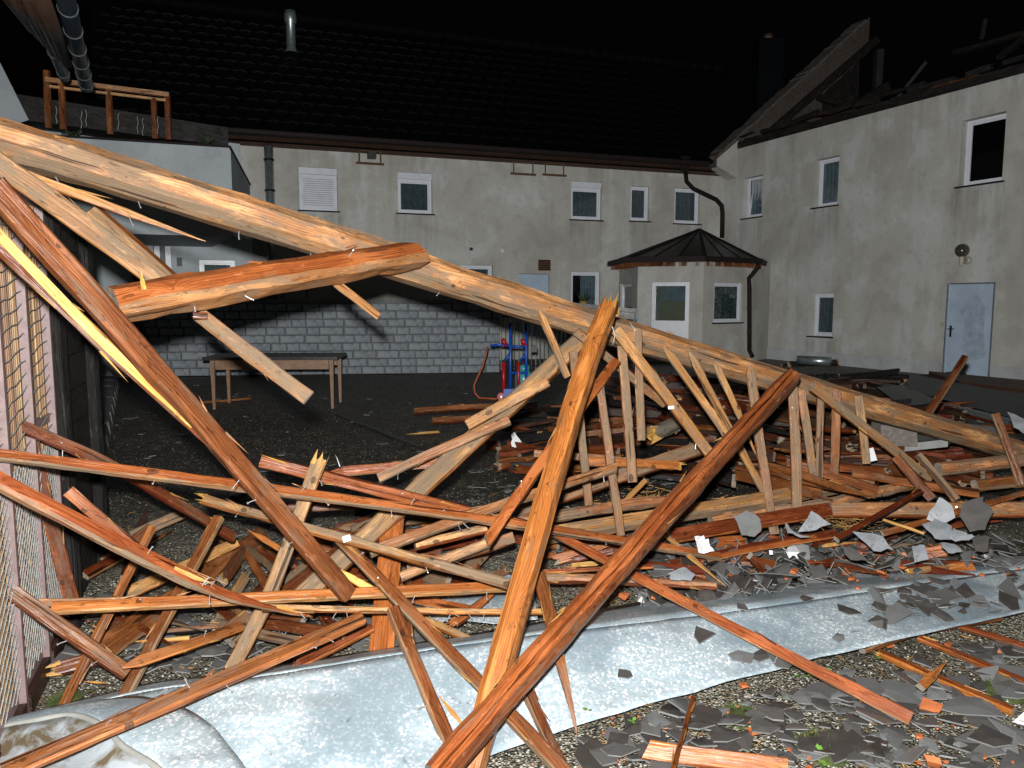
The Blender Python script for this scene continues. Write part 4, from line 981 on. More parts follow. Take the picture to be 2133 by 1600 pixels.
# ---- mesh cage at the left edge with reed mats
def cage():
    P = [Vector((-1.86, 2.80, 0)), Vector((-2.02, 3.28, 0)), Vector((-2.13, 3.62, 0))]
    P = [at(48, 1500, 0.0), at(97, 1400, 0.0)]
    d = (P[1] - P[0]); P.append(P[1] + d.normalized() * 0.42); P.insert(0, P[0] - d.normalized() * 0.62)
    t = thing('mesh_cage', 'mauve framed wire mesh cage lined with reed mat at left edge', 'cage', P[1])
    H = 2.06; dn = d.normalized(); nn = Vector((dn.y, -dn.x, 0))      # towards the yard
    if nn.x < 0: nn = -nn
    def g(p, z, n=0.0): return Vector((p.x, p.y, z)) + nn * n
    for i, p in enumerate(P):
        k = MB(); w = 0.014; w2 = 0.02
        k.hexa([g(p - dn * w, 0.0, -w), g(p + dn * w, 0.0, -w), g(p + dn * w, 0.0, w2), g(p - dn * w, 0.0, w2), g(p - dn * w, H, -w), g(p + dn * w, H, -w), g(p + dn * w, H, w2), g(p - dn * w, H, w2)]); k.obj('post', M['mauve'], t)
    for z in (0.10, 1.06, H - 0.02):
        for i in range(3):
            if z == 1.06 and i == 1: continue
            a, b = P[i] + dn * 0.028, P[i + 1] - dn * 0.028
            k = MB(); k.bar(g(a, z, -0.012), g(b, z, -0.012), 0.02, 0.04); k.obj('rail', M['mauve'], t)
    rr = random.Random(11)
    for i in range(3):
        a, b = P[i] + dn * 0.03, P[i + 1] - dn * 0.03; L = (b - a).length
        k = MB(); s = 0.0
        z = 0.98 if i != 1 else 0.86
        while z < H - 0.06:
            k.tube([g(a.lerp(b, q), z + 0.05 * q + 0.006 * math.sin(q * 9 + z * 20), 0.008) for q in (0, 0.25, 0.5, 0.75, 1.0)], 0.0021, 5); z += 0.056
        z = -0.3
        while z < 0.97:
            for s_ in (1, -1):      # crossed wires of the lower field, clipped to it
                q0, q1 = 0.0, 1.0; rise = 0.34 * s_; zs = z if s_ > 0 else z + 0.34
                def cl(q): return zs + rise * q
                pts = [(q / 12, cl(q / 12)) for q in range(13) if 0.12 < cl(q / 12) < 0.97]
                if len(pts) > 1: k.tube([g(a.lerp(b, q), zz, 0.008 + 0.003 * s_) for q, zz in pts], 0.0019, 5)
            z += 0.046
        k.obj('wire_mesh', M['wire'], t)
        k = MB(); x = 0.0
        while x < L:
            r_ = rr.uniform(0.0035, 0.006); off = rr.uniform(-0.012, 0.004); z0 = 0.1 + rr.uniform(0, 0.03); z1 = H - 0.03
            if rr.random() < 0.06: z1 = rr.uniform(0.4, 1.6)
            p = a + dn * x; bend = rr.uniform(-0.006, 0.006)
            k.tube([g(p, z0, -0.015 + off), g(p + dn * bend, (z0 + z1) / 2, -0.015 + off), g(p, z1, -0.015 + off)], r_, 6); x += r_ * 1.9
        k.obj('reed_mat', M['reed'], t)
        k = MB(); k.bar(g(a, 0.04), g(b, 0.04), 0.05, 0.08); k.obj('base_board', W['trim'], t)
    # dark boarded side running back beyond the cage
    e = P[-1] + dn * 0.05; t2 = thing('dark_board_wall', 'dark damp board wall behind the wire cage', 'wall', e)
    n = 6
    for i in range(11):
        z0 = 0.02 + i * 0.185
        k = MB(); p, q = e + dn * 0.0, e + dn * 0.95; off = rr.uniform(-0.006, 0.006)
        k.hexa([g(p, z0, -0.03 + off), g(q, z0, -0.03 + off), g(q, z0, 0.0 + off), g(p, z0, 0.0 + off), g(p, z0 + 0.178, -0.03 + off), g(q, z0 + 0.178, -0.03 + off), g(q, z0 + 0.178, off), g(p, z0 + 0.178, off)]); k.obj('board', W['black'], t2)
    for s in (0.02, 0.93):
        p = e + dn * s; k = MB(); k.bar(g(p, 0, 0.035), g(p, H, 0.035), 0.05, 0.05); k.obj('post', W['black'], t2)
    return P, dn, nn
cage()

# ---- table by the terrace wall
def table():
    c = at(570, 850, 0.0)
    f0, f1 = at(447, 853, 0.0), at(693, 851, 0.0); dx = (f1 - f0).normalized(); dy = Vector((-dx.y, dx.x, 0))
    if dy.y < 0: dy = -dy
    t = thing('work_table', 'long wooden table with dark top before the block wall', 'table', f0)
    H = 0.78; L = (f1 - f0).length; D = 0.72
    def p(a, b, z): return f0 + dx * a + dy * b + Vector((0, 0, z))
    for a, b in ((0, 0), (L, 0), (0, D), (L, D)):
        k = MB(); q = [(-.022, -.022), (.022, -.022), (.022, .022), (-.022, .022)]
        k.hexa([p(a + x * 0.8, b + y * 0.8, 0) for x, y in q] + [p(a + x * 1.4, b + y * 1.4, H - 0.05) for x, y in q]); k.obj('leg', M['tableleg'], t)
    for b in (-0.02, D - 0.005):
        k = MB(); q = [(0.04, b), (L - 0.04, b), (L - 0.04, b + 0.025), (0.04, b + 0.025)]; k.hexa([p(x, y, H - 0.19) for x, y in q] + [p(x, y, H - 0.052) for x, y in q]); k.obj('apron', M['tableleg'], t)
    k = MB(); q = [(-0.12, -0.10), (L + 0.10, -0.10), (L + 0.10, D + 0.1), (-0.12, D + 0.1)]; k.hexa([p(x, y, H - 0.048) for x, y in q] + [p(x, y, H) for x, y in q]); k.obj('top', M['tabletop'], t)
table()

def hand_truck():
    base = at(1075, 832, 0.0); y0 = base.y; f = y0 / FPX
    t = thing('hand_truck', 'blue and red two wheeled bottle trolley near the block wall', 'trolley', base)
    def q(x, y, dy=0.0): p = at(x, y, y0 + dy); return p
    def tb(name, pts, r, m): k = MB(); k.tube(pts, r, 8); k.obj(name, M[m], t, True)
    tb('frame_tube', [q(1063, 672), q(1063, 832)], 0.024, 'blue'); tb('frame_tube', [q(1096, 674), q(1096, 812)], 0.024, 'blue')
    for y in (722, 777): tb('cross_bar', [q(1063, y), q(1096, y)], 0.022, 'blue')
    tb('strut', [q(1063, 735), q(1050, 752)], 0.02, 'blue'); tb('strut', [q(1096, 735), q(1083, 752)], 0.02, 'blue')
    tb('side_arm', [q(1022, 721), q(1040, 718), q(1063, 720)], 0.022, 'blue')
    tb('red_rail', [q(1049, 754), q(1049, 822)], 0.03, 'redp'); tb('red_rail', [q(1080, 754), q(1080, 815)], 0.03, 'redp')
    for x, dx in ((1050, -4), (1090, -3)):
        tb('grip', [q(x + dx, 706), q(x, 712), q(x + 5, 720)], 0.035, 'redp')
    k = MB(); a = q(1052, 820); k.box((a.x - 0.02, y0 - 0.1, 0.03), (a.x + 0.16, y0 + 0.05, 0.18)); k.obj('foot_box', M['blue'], t)
    for x, y in ((1044, 826), (1054, 832)):
        c = q(x, y); k = MB(); k.tube([c + Vector((0, -0.03, 0)), c + Vector((0, 0.03, 0))], 0.065, 14); w = k.obj('wheel', M['redp'], t); k = MB(); k.tube([c + Vector((0, -0.035, 0)), c + Vector((0, 0.035, 0))], 0.02, 8); k.obj('hub', M['nail'], w)
    k = MB(); c = q(1112, 727); k.box((c.x - 0.05, c.y - 0.04, c.z - 0.05), (c.x + 0.05, c.y + 0.04, c.z + 0.06)); k.obj('clamp_box', M['black'], t)
    b = at(1091, 826, y0 + 0.18)
    g = thing('gas_bottle', 'teal gas bottle standing behind the trolley', 'gas bottle', (b.x, b.y, 0))
    k = MB(); k.lathe((b.x, b.y, 0.03), [(0.0, 0.0), (0.11, 0.0), (0.15, 0.03), (0.15, 0.30), (0.14, 0.36), (0.09, 0.42), (0.04, 0.44)], 18); k.obj('body', M['teal'], g, True)
    k = MB(); k.lathe((b.x, b.y, 0.44), [(0.085, 0.0), (0.095, 0.0), (0.095, 0.10), (0.085, 0.10)], 14); k.obj('collar', M['teal'], g, True)
    k = MB(); k.lathe((b.x, b.y, 0.46), [(0.0, 0.0), (0.03, 0.0), (0.025, 0.07), (0.0, 0.08)], 10); k.obj('valve', M['zinc_pipe'], g)
    k = MB(); pts = [q(1016, 722), q(1012, 740), q(1005, 765), q(995, 785), q(987, 803), q(989, 818)]
    pts += [at(998, 829, 0.02), at(1015, 830, 0.02), at(1035, 831, 0.02)]; k.tube(pts, 0.016, 8); h = k.obj('gas_hose', M['hose'], None, True, base=pts[-1]); tag(h, 'orange gas hose hanging from the trolley arm to the ground', 'hose')
hand_truck()

# ---------------------------------------------------------------- fallen timbers
_nail = MB(); _nail.tube([(0, 0, 0), (0.0005, 0.0003, 0.022), (0.003, 0.001, 0.036)], 0.0017, 5); _nail.tube([(0.003, 0.001, 0.036), (0.0032, 0.0012, 0.038)], 0.0042, 7)
NAILME = bpy.data.meshes.new('nail'); NAILME.from_pydata([tuple(v) for v in _nail.v], [], _nail.f); NAILME.materials.append(M['nail'])

def timber(name, cat, label, pts, wpx, t=0.03, roll=0.0, mat='orange', edge=None, ends=('cut', 'cut'), nails=0, rough=None, split=None, group=None, slant=(0.0, 0.0), taper=1.0, seed=None, topedge=None, groove=0.0):
    """a bar of wood along px points (x, y, distance-or-height); wpx is its seen width, t its thickness in metres"""
    rr = random.Random(seed if seed is not None else sum(ord(c) for c in label) + int(pts[0][0] * 3 + pts[0][1]))
    Q = [at(*p) for p in pts]
    p0, p1 = Q[0], Q[-1]; ax = (p1 - p0).normalized(); L = (p1 - p0).length
    mid = (p0 + p1) / 2; dm = mid.y
    n = (EYE - mid); n = (n - ax * n.dot(ax)).normalized()
    side = ax.cross(n)
    ref = Vector((0, 0, 1)) if abs(side.z) > 0.08 else Vector((1, 0, 0))
    if side.dot(ref) < 0: side = -side
    r = R(roll); nz = n * math.cos(r) + side * math.sin(r); ny = side * math.cos(r) - n * math.sin(r)
    dist = (mid - EYE).length * (mid.y / (mid - EYE).length) / ray(*[(pts[0][i] + pts[-1][i]) / 2 for i in (0, 1)]).y
    wapp = wpx * dist / FPX
    if t < 0: t = -t * wapp                      # thickness as a share of the seen width
    w = max(0.012, (wapp - t * abs(math.sin(r))) / max(0.35, math.cos(r)))
    # axis samples (Catmull-Rom through the points)
    def axis(u):
        m = len(Q) - 1; s = u * m; i = min(int(s), m - 1); f = s - i
        a, b = Q[i], Q[i + 1]
        if m == 1: return a.lerp(b, f)
        za = Q[max(i - 1, 0)]; zb = Q[min(i + 2, m)]
        t1 = (b - za) * 0.5; t2 = (zb - a) * 0.5
        return a * (2 * f ** 3 - 3 * f ** 2 + 1) + t1 * (f ** 3 - 2 * f ** 2 + f) + b * (-2 * f ** 3 + 3 * f ** 2) + t2 * (f ** 3 - f ** 2)
    N = max(8, min(44, int(L / 0.07)))
    rough = rough if rough is not None else 0.0036
    sd = rr.uniform(0, 90)
    ch = min(w, t) * (0.16 if rough < 0.005 else 0.26)
    hw, ht = w / 2, t / 2
    prof = [(-hw + ch, ht), (-hw / 3, ht), (hw / 3, ht), (hw - ch, ht), (hw, ht - ch), (hw, -ht + ch), (hw - ch, -ht), (-hw + ch, -ht), (-hw, -ht + ch), (-hw, ht - ch)]
    if groove: prof[2:2] = [(-0.09 * hw, ht), (0.02 * hw, ht - groove), (0.10 * hw, ht)]
    # which material slot every strip of the profile takes: 0 face, 1 lower edge, 2 upper edge
    slots = [0, 0, 0, 0, 2, 0, 0, 0, 1, 1] if not groove else [0, 0, 0, 0, 0, 0, 0, 2, 0, 0, 0, 1, 1]
    K = len(prof); V = []; F = []; MI = []; GR = []
    mw = Matrix(((ax.x, ny.x, nz.x), (ax.y, ny.y, nz.y), (ax.z, ny.z, nz.z)))
    if mw.determinant() < 0: mw = Matrix(((ax.x, -ny.x, nz.x), (ax.y, -ny.y, nz.y), (ax.z, -ny.z, nz.z))); flip = -1
    else: flip = 1
    inv = mw.transposed()
    tw = rr.uniform(-0.04, 0.04); bowy, bowz = (rr.uniform(-.007, .007) * L, rr.uniform(-.005, .005) * L) if len(pts) == 2 else (0, 0)
    axis0 = axis
    def axis(u): return axis0(u) + mw @ (Vector((0, bowy, bowz)) * math.sin(math.pi * u))
    for i in range(N + 1):
        u = i / N; c = inv @ (axis(u) - p0)
        sc = 1.0 + (taper - 1.0) * u
        for e, st in ((0, ends[0]), (1, ends[1])):
            du = (u if e == 0 else 1 - u) * L
            if st == 'point':
                lim = min(0.35 * L, 1.7 * w); sc *= min(1.0, 0.22 + du / lim)
            elif st == 'spike':
                lim = min(0.6 * L, 12 * w); sc *= min(1.0, 0.04 + du / lim)
        for k, (y, z) in enumerate(prof):
            y *= flip
            if groove and k in (2, 3, 4): y += 0.35 * hw * mnoise.noise(Vector((u * L * 1.6 + sd, 8.0, 3.0))) ; z = z if k != 3 else ht - groove * max(0.0, min(1.0, 1.2 + 1.6 * mnoise.noise(Vector((u * L * 1.3 + sd, 2.0, 9.0)))))
            jy = rough * mnoise.noise(Vector((u * L * 5.0 + sd, k * 0.6, 1.0))) + rough * 0.8 * mnoise.noise(Vector((u * L * 17 + sd, k * 1.3, 5.0)))
            jz = rough * mnoise.noise(Vector((u * L * 5.0 + sd, k * 0.6 + 40, 2.0)))
            ang = tw * (u - 0.5) * 2
            yy, zz = y * sc * math.cos(ang) - z * sc * math.sin(ang), y * sc * math.sin(ang) + z * sc * math.cos(ang)
            x = c.x
            if i == 0: x += slant[0] * y * flip + (rr.uniform(-0.5, 0.5) * w if ends[0] == 'broken' else rr.uniform(-.02, .02) * w)
            if i == N: x += slant[1] * y * flip + (rr.uniform(-0.5, 0.5) * w if ends[1] == 'broken' else rr.uniform(-.02, .02) * w)
            V.append(Vector((x, c.y + yy + jy, c.z + zz + jz))); GR.append((x, yy, zz))
    for i in range(N):
        for k in range(K):
            k2 = (k + 1) % K; q = (i * K + k, i * K + k2, (i + 1) * K + k2, (i + 1) * K + k)
            F.append(q if flip > 0 else q[::-1]); MI.append(slots[k])
    # end caps as fans so that broken ends show splintered faces
    for e, st in ((0, ends[0]), (1, ends[1])):
        ring = [(0 if e == 0 else N) * K + k for k in range(K)]
        ctr = sum((V[j] for j in ring), Vector()) / K
        if st == 'broken': ctr.x += rr.uniform(-0.3, 0.3) * w
        V.append(ctr); GR.append((ctr.x, 0, 0)); ci = len(V) - 1
        for k in range(K):
            q = (ring[k], ring[(k + 1) % K], ci)
            if (e == 0) == (flip > 0): q = q[::-1]
            F.append(q); MI.append(3 if st not in ('broken', 'spike') or (group and rr.random() < 0.8) else 4)
    me = bpy.data.meshes.new(name); me.from_pydata([tuple(v) for v in V], [], F)
    for m in (mat, edge or mat, topedge or mat, 'end', 'yellow'): me.materials.append(W[m])
    me.polygons.foreach_set('material_index', MI); me.update(); set_grain(me, [(x + sd, y + 0.02 + 0.03 * math.sin(sd), z + 0.02 * math.cos(sd)) for x, y, z in GR])
    o = bpy.data.objects.new(name, me); COL.objects.link(o); o.matrix_world = Matrix.Translation(p0) @ mw.to_4x4()
    tag(o, label, cat, group)
    for k in range(nails):
        u = rr.uniform(0.35 if ends[0] == 'spike' else 0.06, 0.6 if ends[1] == 'spike' else 0.94); c = inv @ (axis(u) - p0); lower = rr.random() < 0.6
        no = bpy.data.objects.new('nail', NAILME); COL.objects.link(no); no.parent = o
        if lower:  mt = Matrix.Translation((c.x, c.y - flip * (hw - 0.004), c.z)) @ Matrix.Rotation(R(90) * flip, 4, 'X')
        else:      mt = Matrix.Translation((c.x, c.y + rr.uniform(-.5, .5) * hw, c.z + ht - 0.004))
        no.matrix_local = mt @ Matrix.Rotation(rr.uniform(-0.7, 0.7), 4, 'X') @ Matrix.Rotation(rr.uniform(-0.7, 0.7), 4, 'Y') @ Matrix.Scale(rr.uniform(0.7, 1.15), 4)
    if not group and L > 0.45:         # lifted slivers along the edges
        k = MB()
        for _ in range(int(2 + L * 2.2)):
            u = rr.uniform(.35 if ends[0] == 'spike' else .05, .55 if ends[1] == 'spike' else .93); c = inv @ (axis(u) - p0); s = rr.choice((-1, 1)); ln = rr.uniform(.03, .13); th = rr.uniform(.002, .006); y = s * hw * rr.uniform(.75, 1.0); d = rr.choice((-1, 1))
            a = c + Vector((0, y, ht * .96)); tip = a + Vector((d * ln, s * rr.uniform(-.004, .016), rr.uniform(.0, .018)))
            k.add([a + Vector((0, -th, -.002)), a + Vector((0, th, -.002)), a + Vector((-d * .01, 0, th)), tip], [(0, 1, 3), (1, 2, 3), (2, 0, 3), (0, 2, 1)])
        me2 = bpy.data.meshes.new('edge_slivers'); me2.from_pydata([tuple(v) for v in k.v], [], k.f); me2.materials.append(W[rr.choice(['yellow', 'pale', 'pale', mat])]); set_grain(me2, [tuple(v) for v in k.v])
        so = bpy.data.objects.new('edge_slivers', me2); COL.objects.link(so); so.parent = o; so['kind'] = 'stuff'
    for e, st in ((0, ends[0]), (1, ends[1])):
        if st != 'broken' or (group and rr.random() < 0.5): continue
        k = MB(); c = inv @ (axis(float(e)) - p0); sg = -1 if e == 0 else 1
        for _ in range(7):
            y, z = rr.uniform(-.9, .9) * hw, rr.uniform(-.9, .9) * ht; ln = rr.uniform(.25, 1.3) * w; s = rr.uniform(.08, .22) * w
            a = c + Vector((-sg * .3 * w, y, z)); tip = c + Vector((sg * ln, y + rr.uniform(-.15, .15) * w, z + rr.uniform(-.12, .12) * w))
            k.add([a + Vector((0, -s, 0)), a + Vector((0, s, 0)), a + Vector((0, 0, s * .7)), tip], [(0, 1, 3), (1, 2, 3), (2, 0, 3)])
        me2 = bpy.data.meshes.new('torn_fibres'); me2.from_pydata([tuple(v) for v in k.v], [], k.f); me2.materials.append(W['yellow' if not group else mat]); set_grain(me2, [tuple(v) for v in k.v])
        so = bpy.data.objects.new('torn_fibres', me2); COL.objects.link(so); so.parent = o
    if split:      # torn strips of fresh wood along an edge
        for (u0, u1, m) in split:
            a, b = inv @ (axis(u0) - p0), inv @ (axis(u1) - p0); k = MB(); s = hw * 0.55
            k.add([a + Vector((0, -s * .2, ht * 1.02)), a + Vector((0, s * 0.5, ht * 1.25)), b + Vector((0, s * .2, ht * 1.9)), a.lerp(b, .5) + Vector((0, -s * .6, ht * 1.4))], [(0, 1, 2, 3)])
            me2 = bpy.data.meshes.new('torn_splinter'); me2.from_pydata([tuple(v) for v in k.v], [], k.f); me2.materials.append(W[m]); set_grain(me2, [tuple(v) for v in k.v]); so = bpy.data.objects.new('torn_splinter', me2); COL.objects.link(so); so.parent = o
    return o

RF, BT, LT, BD, PL = 'roof_rafter', 'roof_batten', 'thin_lath', 'wooden_board', 'broken_plank'
T = timber
# --- the great leaning beams
T('roof_beam', 'beam', 'longest thick roof beam leaning from upper left down to the right', [(-80, 266, 3.1), (700, 507, 3.78), (1400, 727, 4.75), (2150, 948, 6.3)], 66, -0.9, 12, 'rafter', 'grey', rough=0.009, nails=6, topedge='brown')
T('roof_beam', 'beam', 'short thick orange beam with cut grey end lying across the longest beam', [(228, 637, 2.66), (862, 532, 3.75)], 80, -0.95, 22, 'orange', 'pale', rough=0.008, slant=(0.0, -0.75), nails=3)
T(RF, 'rafter', 'long orange rafter with split top standing against the longest beam', [(1268, 640, 3.85), (1185, 880, 3.35), (975, 1630, 2.42)], 52, 0.075, 8, 'orange', 'brown', ends=('broken', 'cut'), rough=0.005, taper=1.0)
T(RF, 'rafter', 'dark orange rafter with a long crack crossing to the bottom edge', [(1650, 785, 4.3), (905, 1620, 2.2)], 52, 0.085, 14, 'orange', 'brown', rough=0.007, groove=0.03)
# --- upper left
T(BT, 'batten', 'long brown batten running diagonally down from the left edge, split along its length', [(-20, 384, 2.28), (724, 1238, 3.1)], 52, 0.05, 24, 'brown', 'brown', nails=3, topedge='orange')
T(BT, 'batten', 'brown lower half of the split batten at the left edge', [(-30, 482, 2.3), (440, 936, 2.62)], 34, 0.035, -20, 'brown', None, ('cut', 'spike'), topedge='orange')
T('wood_splinter', 'splinter', 'bright yellow freshly torn strip along the split batten at left edge', [(-30, 460, 2.26), (398, 892, 2.55)], 21, 0.012, -6, 'yellow', 'orange', ('cut', 'spike'))
T(BT, 'batten', 'grey yellow board slanting under the left end of the longest beam', [(-20, 328, 2.8), (345, 596, 3.15)], 44, 0.03, 10, 'grey', 'pale')
T(LT, 'lath', 'pinkish thin lath ending in a point below the longest beam', [(46, 362, 3.05), (428, 503, 3.3)], 21, 0.02, 15, 'pale', 'orange', ('cut', 'spike'), nails=1)
T(BT, 'batten', 'brown batten with grey side between the two upper beams', [(188, 436, 3.35), (358, 584, 3.55)], 38, 0.045, -32, 'grey', None, topedge='brown')
T(BT, 'batten', 'mossy grey batten hanging in the air above the table', [(415, 655, 3.02), (642, 830, 2.92)], 33, 0.022, 6, 'grey', 'pale', nails=0)
T('wood_block', 'wood block', 'small brown block under the short thick beam', [(402, 659, 2.96), (432, 660, 2.98)], 15, 0.04, 10, 'brown')
T(LT, 'lath', 'short brown lath hanging above the block wall from the short thick beam', [(700, 590, 3.5), (790, 660, 3.45)], 17, 0.018, -10, 'pale', 'grey')
T('wood_splinter', 'splinter', 'thin upright splinter standing on the short thick beam', [(294, 566, 2.72), (300, 604, 2.68)], 6, 0.006, 0, 'yellow', None, ('spike', 'cut'))
# --- left pile
T(BD, 'board', 'upright reddish board leaning on the mesh cage', [(58, 895, 3.25), (152, 1262, 3.3)], 28, 0.022, 8, 'brown', 'orange')
T(BT, 'batten', 'dark reddish batten slanting from the cage behind the long orange lath', [(22, 878, 3.1), (260, 985, 3.4), (486, 1120, 3.9)], 26, 0.035, 15, 'brown', 'red', ('point', 'cut'), nails=2)
T(BT, 'batten', 'very long orange batten with grey lower edge stretching across the left half', [(-20, 946, 2.7), (1500, 1160, 4.15)], 24, 0.028, 34, 'orange', 'grey', nails=12)
T(BT, 'batten', 'thick bowed orange batten sweeping from the left edge, torn yellow underneath', [(-25, 990, 2.4), (300, 1160, 2.62), (480, 1243, 2.85), (650, 1286, 3.1)], 40, 0.035, 34, 'orange', 'grey', ('cut', 'spike'), nails=6, split=[(0.42, 0.58, 'yellow'), (0.82, 0.98, 'yellow')], rough=0.005)
T(BT, 'batten', 'short yellowish batten stub rising beside the cage', [(142, 1022, 3.45), (345, 1195, 3.6)], 26, 0.025, -12, 'orange', 'brown')
T(BT, 'batten', 'narrow dark batten propped from gravel to the cage foot', [(318, 1098, 3.35), (125, 1485, 2.85)], 21, 0.03, -32, 'brown', None, topedge='orange')
T(BT, 'batten', 'brown batten standing parallel right of the narrow dark one', [(456, 1078, 3.5), (255, 1460, 2.85)], 27, 0.032, 32, 'brown', 'grey')
T(BD, 'board', 'wide brown board lying on gravel left of centre', [(548, 1112, 0.12), (215, 1352, 0.10)], 44, 0.03, 10, 'brown', 'grey', rough=0.005)
T(BD, 'board', 'narrow pinkish board beside the wide brown board on gravel', [(492, 1130, 0.20), (262, 1238, 0.16)], 26, 0.03, 5, 'pale', 'brown')
T(BT, 'batten', 'dark wet batten from behind the cage post to the gravel', [(22, 1232, 2.75), (265, 1402, 2.85)], 34, 0.035, 18, 'brown', 'red', nails=3)
T(BT, 'batten', 'short round ended batten lying over the gravel patch at left', [(256, 1390, 0.24), (502, 1305, 0.22)], 25, 0.026, 15, 'brown', 'orange', ('point', 'cut'), nails=1)
T(BT, 'batten', 'long pale orange batten lying level with a thick left end', [(108, 1268, 2.85), (1065, 1222, 3.35)], 27, 0.03, 30, 'orange', 'pale', nails=4, topedge='pale')
T(BT, 'batten', 'pale batten end just behind the thick left end of the level batten', [(84, 1256, 2.98), (420, 1252, 3.12)], 20, 0.026, 10, 'pale', 'brown')
T(LT, 'lath', 'thin straight lath just below the level batten, nails along it', [(545, 1266, 3.0), (1140, 1275, 3.3)], 14, 0.02, 18, 'pale', 'orange', nails=9)
T(BT, 'batten', 'heavy brown batten rising from the bottom left corner over the metal', [(5, 1612, 2.15), (755, 1288, 2.95)], 38, 0.038, 26, 'brown', 'orange', nails=5, topedge='orange')
T(BT, 'batten', 'reddish batten lying behind the zinc sheet left of the upright board', [(600, 1394, 0.10), (775, 1308, 0.16)], 22, 0.028, 24, 'red', 'orange', ('point', 'cut'))
T(BD, 'board', 'upright flat orange brown board under the tangle at centre', [(820, 1062, 3.9), (793, 1372, 3.22)], 49, 0.02, 4, 'orange', 'pale', rough=0.002)
T(BT, 'batten', 'grey brown batten with torn yellow head falling to the bottom edge', [(690, 1105, 3.35), (1180, 1612, 2.4)], 31, 0.034, 18, 'brown', 'grey', ('point', 'cut'), nails=2, split=[(0.02, 0.2, 'yellow')])
T(BT, 'batten', 'orange brown batten leaning on the zinc sheet, its foot behind the cracked rafter', [(818, 1268, 2.92), (945, 1572, 2.5)], 33, 0.035, 24, 'brown', 'grey', nails=1, topedge='orange')
T(BT, 'batten', 'short brown batten foot under the cracked rafter at the bottom edge', [(1080, 1405, 2.85), (1178, 1612, 2.45)], 30, 0.036, 26, 'brown', 'grey')
T('wood_splinter', 'splinter', 'dark brown stake with needle tip stabbing over the zinc sheet', [(1122, 1195, 3.2), (1160, 1345, 2.85), (1203, 1535, 2.62)], 29, 0.016, 5, 'brown', 'red', ('cut', 'spike'))
T('wood_splinter', 'splinter', 'bright yellow splinter beside the brown batten on the zinc sheet', [(915, 1450, 2.7), (972, 1520, 2.58)], 12, 0.012, 0, 'yellow', None, ('spike', 'spike'))
# --- centre
T(BT, 'batten', 'thin orange board crossing behind the split top rafter', [(1014, 1128, 3.15), (1160, 918, 3.6), (1284, 752, 4.1)], 22, 0.022, 8, 'orange', 'brown', slant=(0.8, 0.0), nails=1)
T(BT, 'batten', 'pale brown batten slanting up to the right through the centre', [(770, 1150, 3.4), (1050, 1050, 3.65), (1284, 974, 3.95)], 24, 0.03, 26, 'pale', 'grey', nails=3, slant=(0, 0.5))
T(BT, 'batten', 'pinkish orange batten with a big knot ending in the air over the gravel', [(542, 960, 3.55), (813, 1027, 3.7), (1105, 1098, 3.9)], 27, 0.03, -18, 'orange', None, topedge='red', nails=1)
T(BT, 'batten', 'grey stake with broken yellow top standing crooked at left of centre', [(664, 962, 3.42), (563, 1235, 3.22), (483, 1395, 3.1)], 30, 0.028, 4, 'grey', 'brown', ('broken', 'cut'), nails=1)
T(BT, 'batten', 'grey brown batten with notches sloping down through the left tangle', [(424, 1040, 3.4), (1060, 1217, 3.06)], 24, 0.03, 14, 'grey', 'brown', ('broken', 'cut'), nails=2, rough=0.006)
T(RF, 'rafter', 'wide grey rafter sloping down left from the longest beam', [(1208, 712, 4.5), (585, 1285, 3.5)], 44, 0.06, 10, 'grey', 'brown', rough=0.004)
T(BT, 'batten', 'upper of two short battens nailed along the wide grey rafter', [(973, 887, 4.05), (1140, 796, 4.2)], 23, 0.028, 8, 'pale', 'brown', nails=2)
T(BT, 'batten', 'longer batten lying along the lower half of the wide grey rafter', [(788, 996, 3.85), (1060, 875, 4.05)], 22, 0.028, 14, 'pale', 'grey', nails=1)
T(BT, 'batten', 'level pale batten ending on the wide grey rafter', [(688, 984, 4.12), (962, 957, 4.22)], 22, 0.024, -12, 'orange', 'grey', ('point', 'cut'))
T(LT, 'lath', 'pale lath standing on the longest beam left of the split top rafter', [(1122, 645, 3.95), (1182, 785, 3.98)], 17, 0.024, 28, 'pale', 'grey', ('point', 'cut'))
T(LT, 'lath', 'grey lath half hidden behind the split top rafter', [(1193, 732, 4.3), (1226, 1052, 4.25)], 18, 0.022, 8, 'grey', 'brown', nails=1)
T(LT, 'lath', 'long grey lath hanging right of the split top rafter to the pile', [(1248, 790, 3.98), (1293, 1115, 3.98)], 19, 0.022, 10, 'grey', 'brown', nails=2)
T(LT, 'lath', 'grey lath hanging second right of the split top rafter', [(1295, 720, 4.32), (1317, 1004, 4.3)], 20, 0.022, 5, 'grey', 'brown', nails=1)
T(LT, 'lath', 'shorter lath hanging straight from the longest beam, lighter at its middle', [(1329, 687, 4.4), (1336, 917, 4.4)], 16, 0.02, 0, 'grey', 'pale')
T(LT, 'lath', 'long straw coloured lath with metal bracket slanting down from the split top rafter', [(1281, 686, 4.2), (1475, 942, 4.4)], 24, 0.025, 10, 'pale', 'brown', nails=1)
T(LT, 'lath', 'brown lath crossing under the straw coloured lath', [(1200, 690, 4.25), (1385, 842, 4.5)], 19, 0.025, -18, 'grey', None, topedge='brown')
T(LT, 'lath', 'first of three slanting pickets under the longest beam, left one', [(1382, 722, 4.5), (1512, 906, 4.6)], 17, 0.024, 14, 'pale', 'grey', ('point', 'cut'))
T(LT, 'lath', 'middle of three slanting pickets, passing behind the cracked rafter', [(1435, 733, 4.6), (1590, 1022, 4.75)], 17, 0.024, 14, 'pale', 'grey', ('point', 'cut'))
T(LT, 'lath', 'right of three slanting pickets with broken foot', [(1486, 751, 4.68), (1582, 965, 4.8)], 15, 0.022, 12, 'pale', 'grey', ('point', 'spike'))
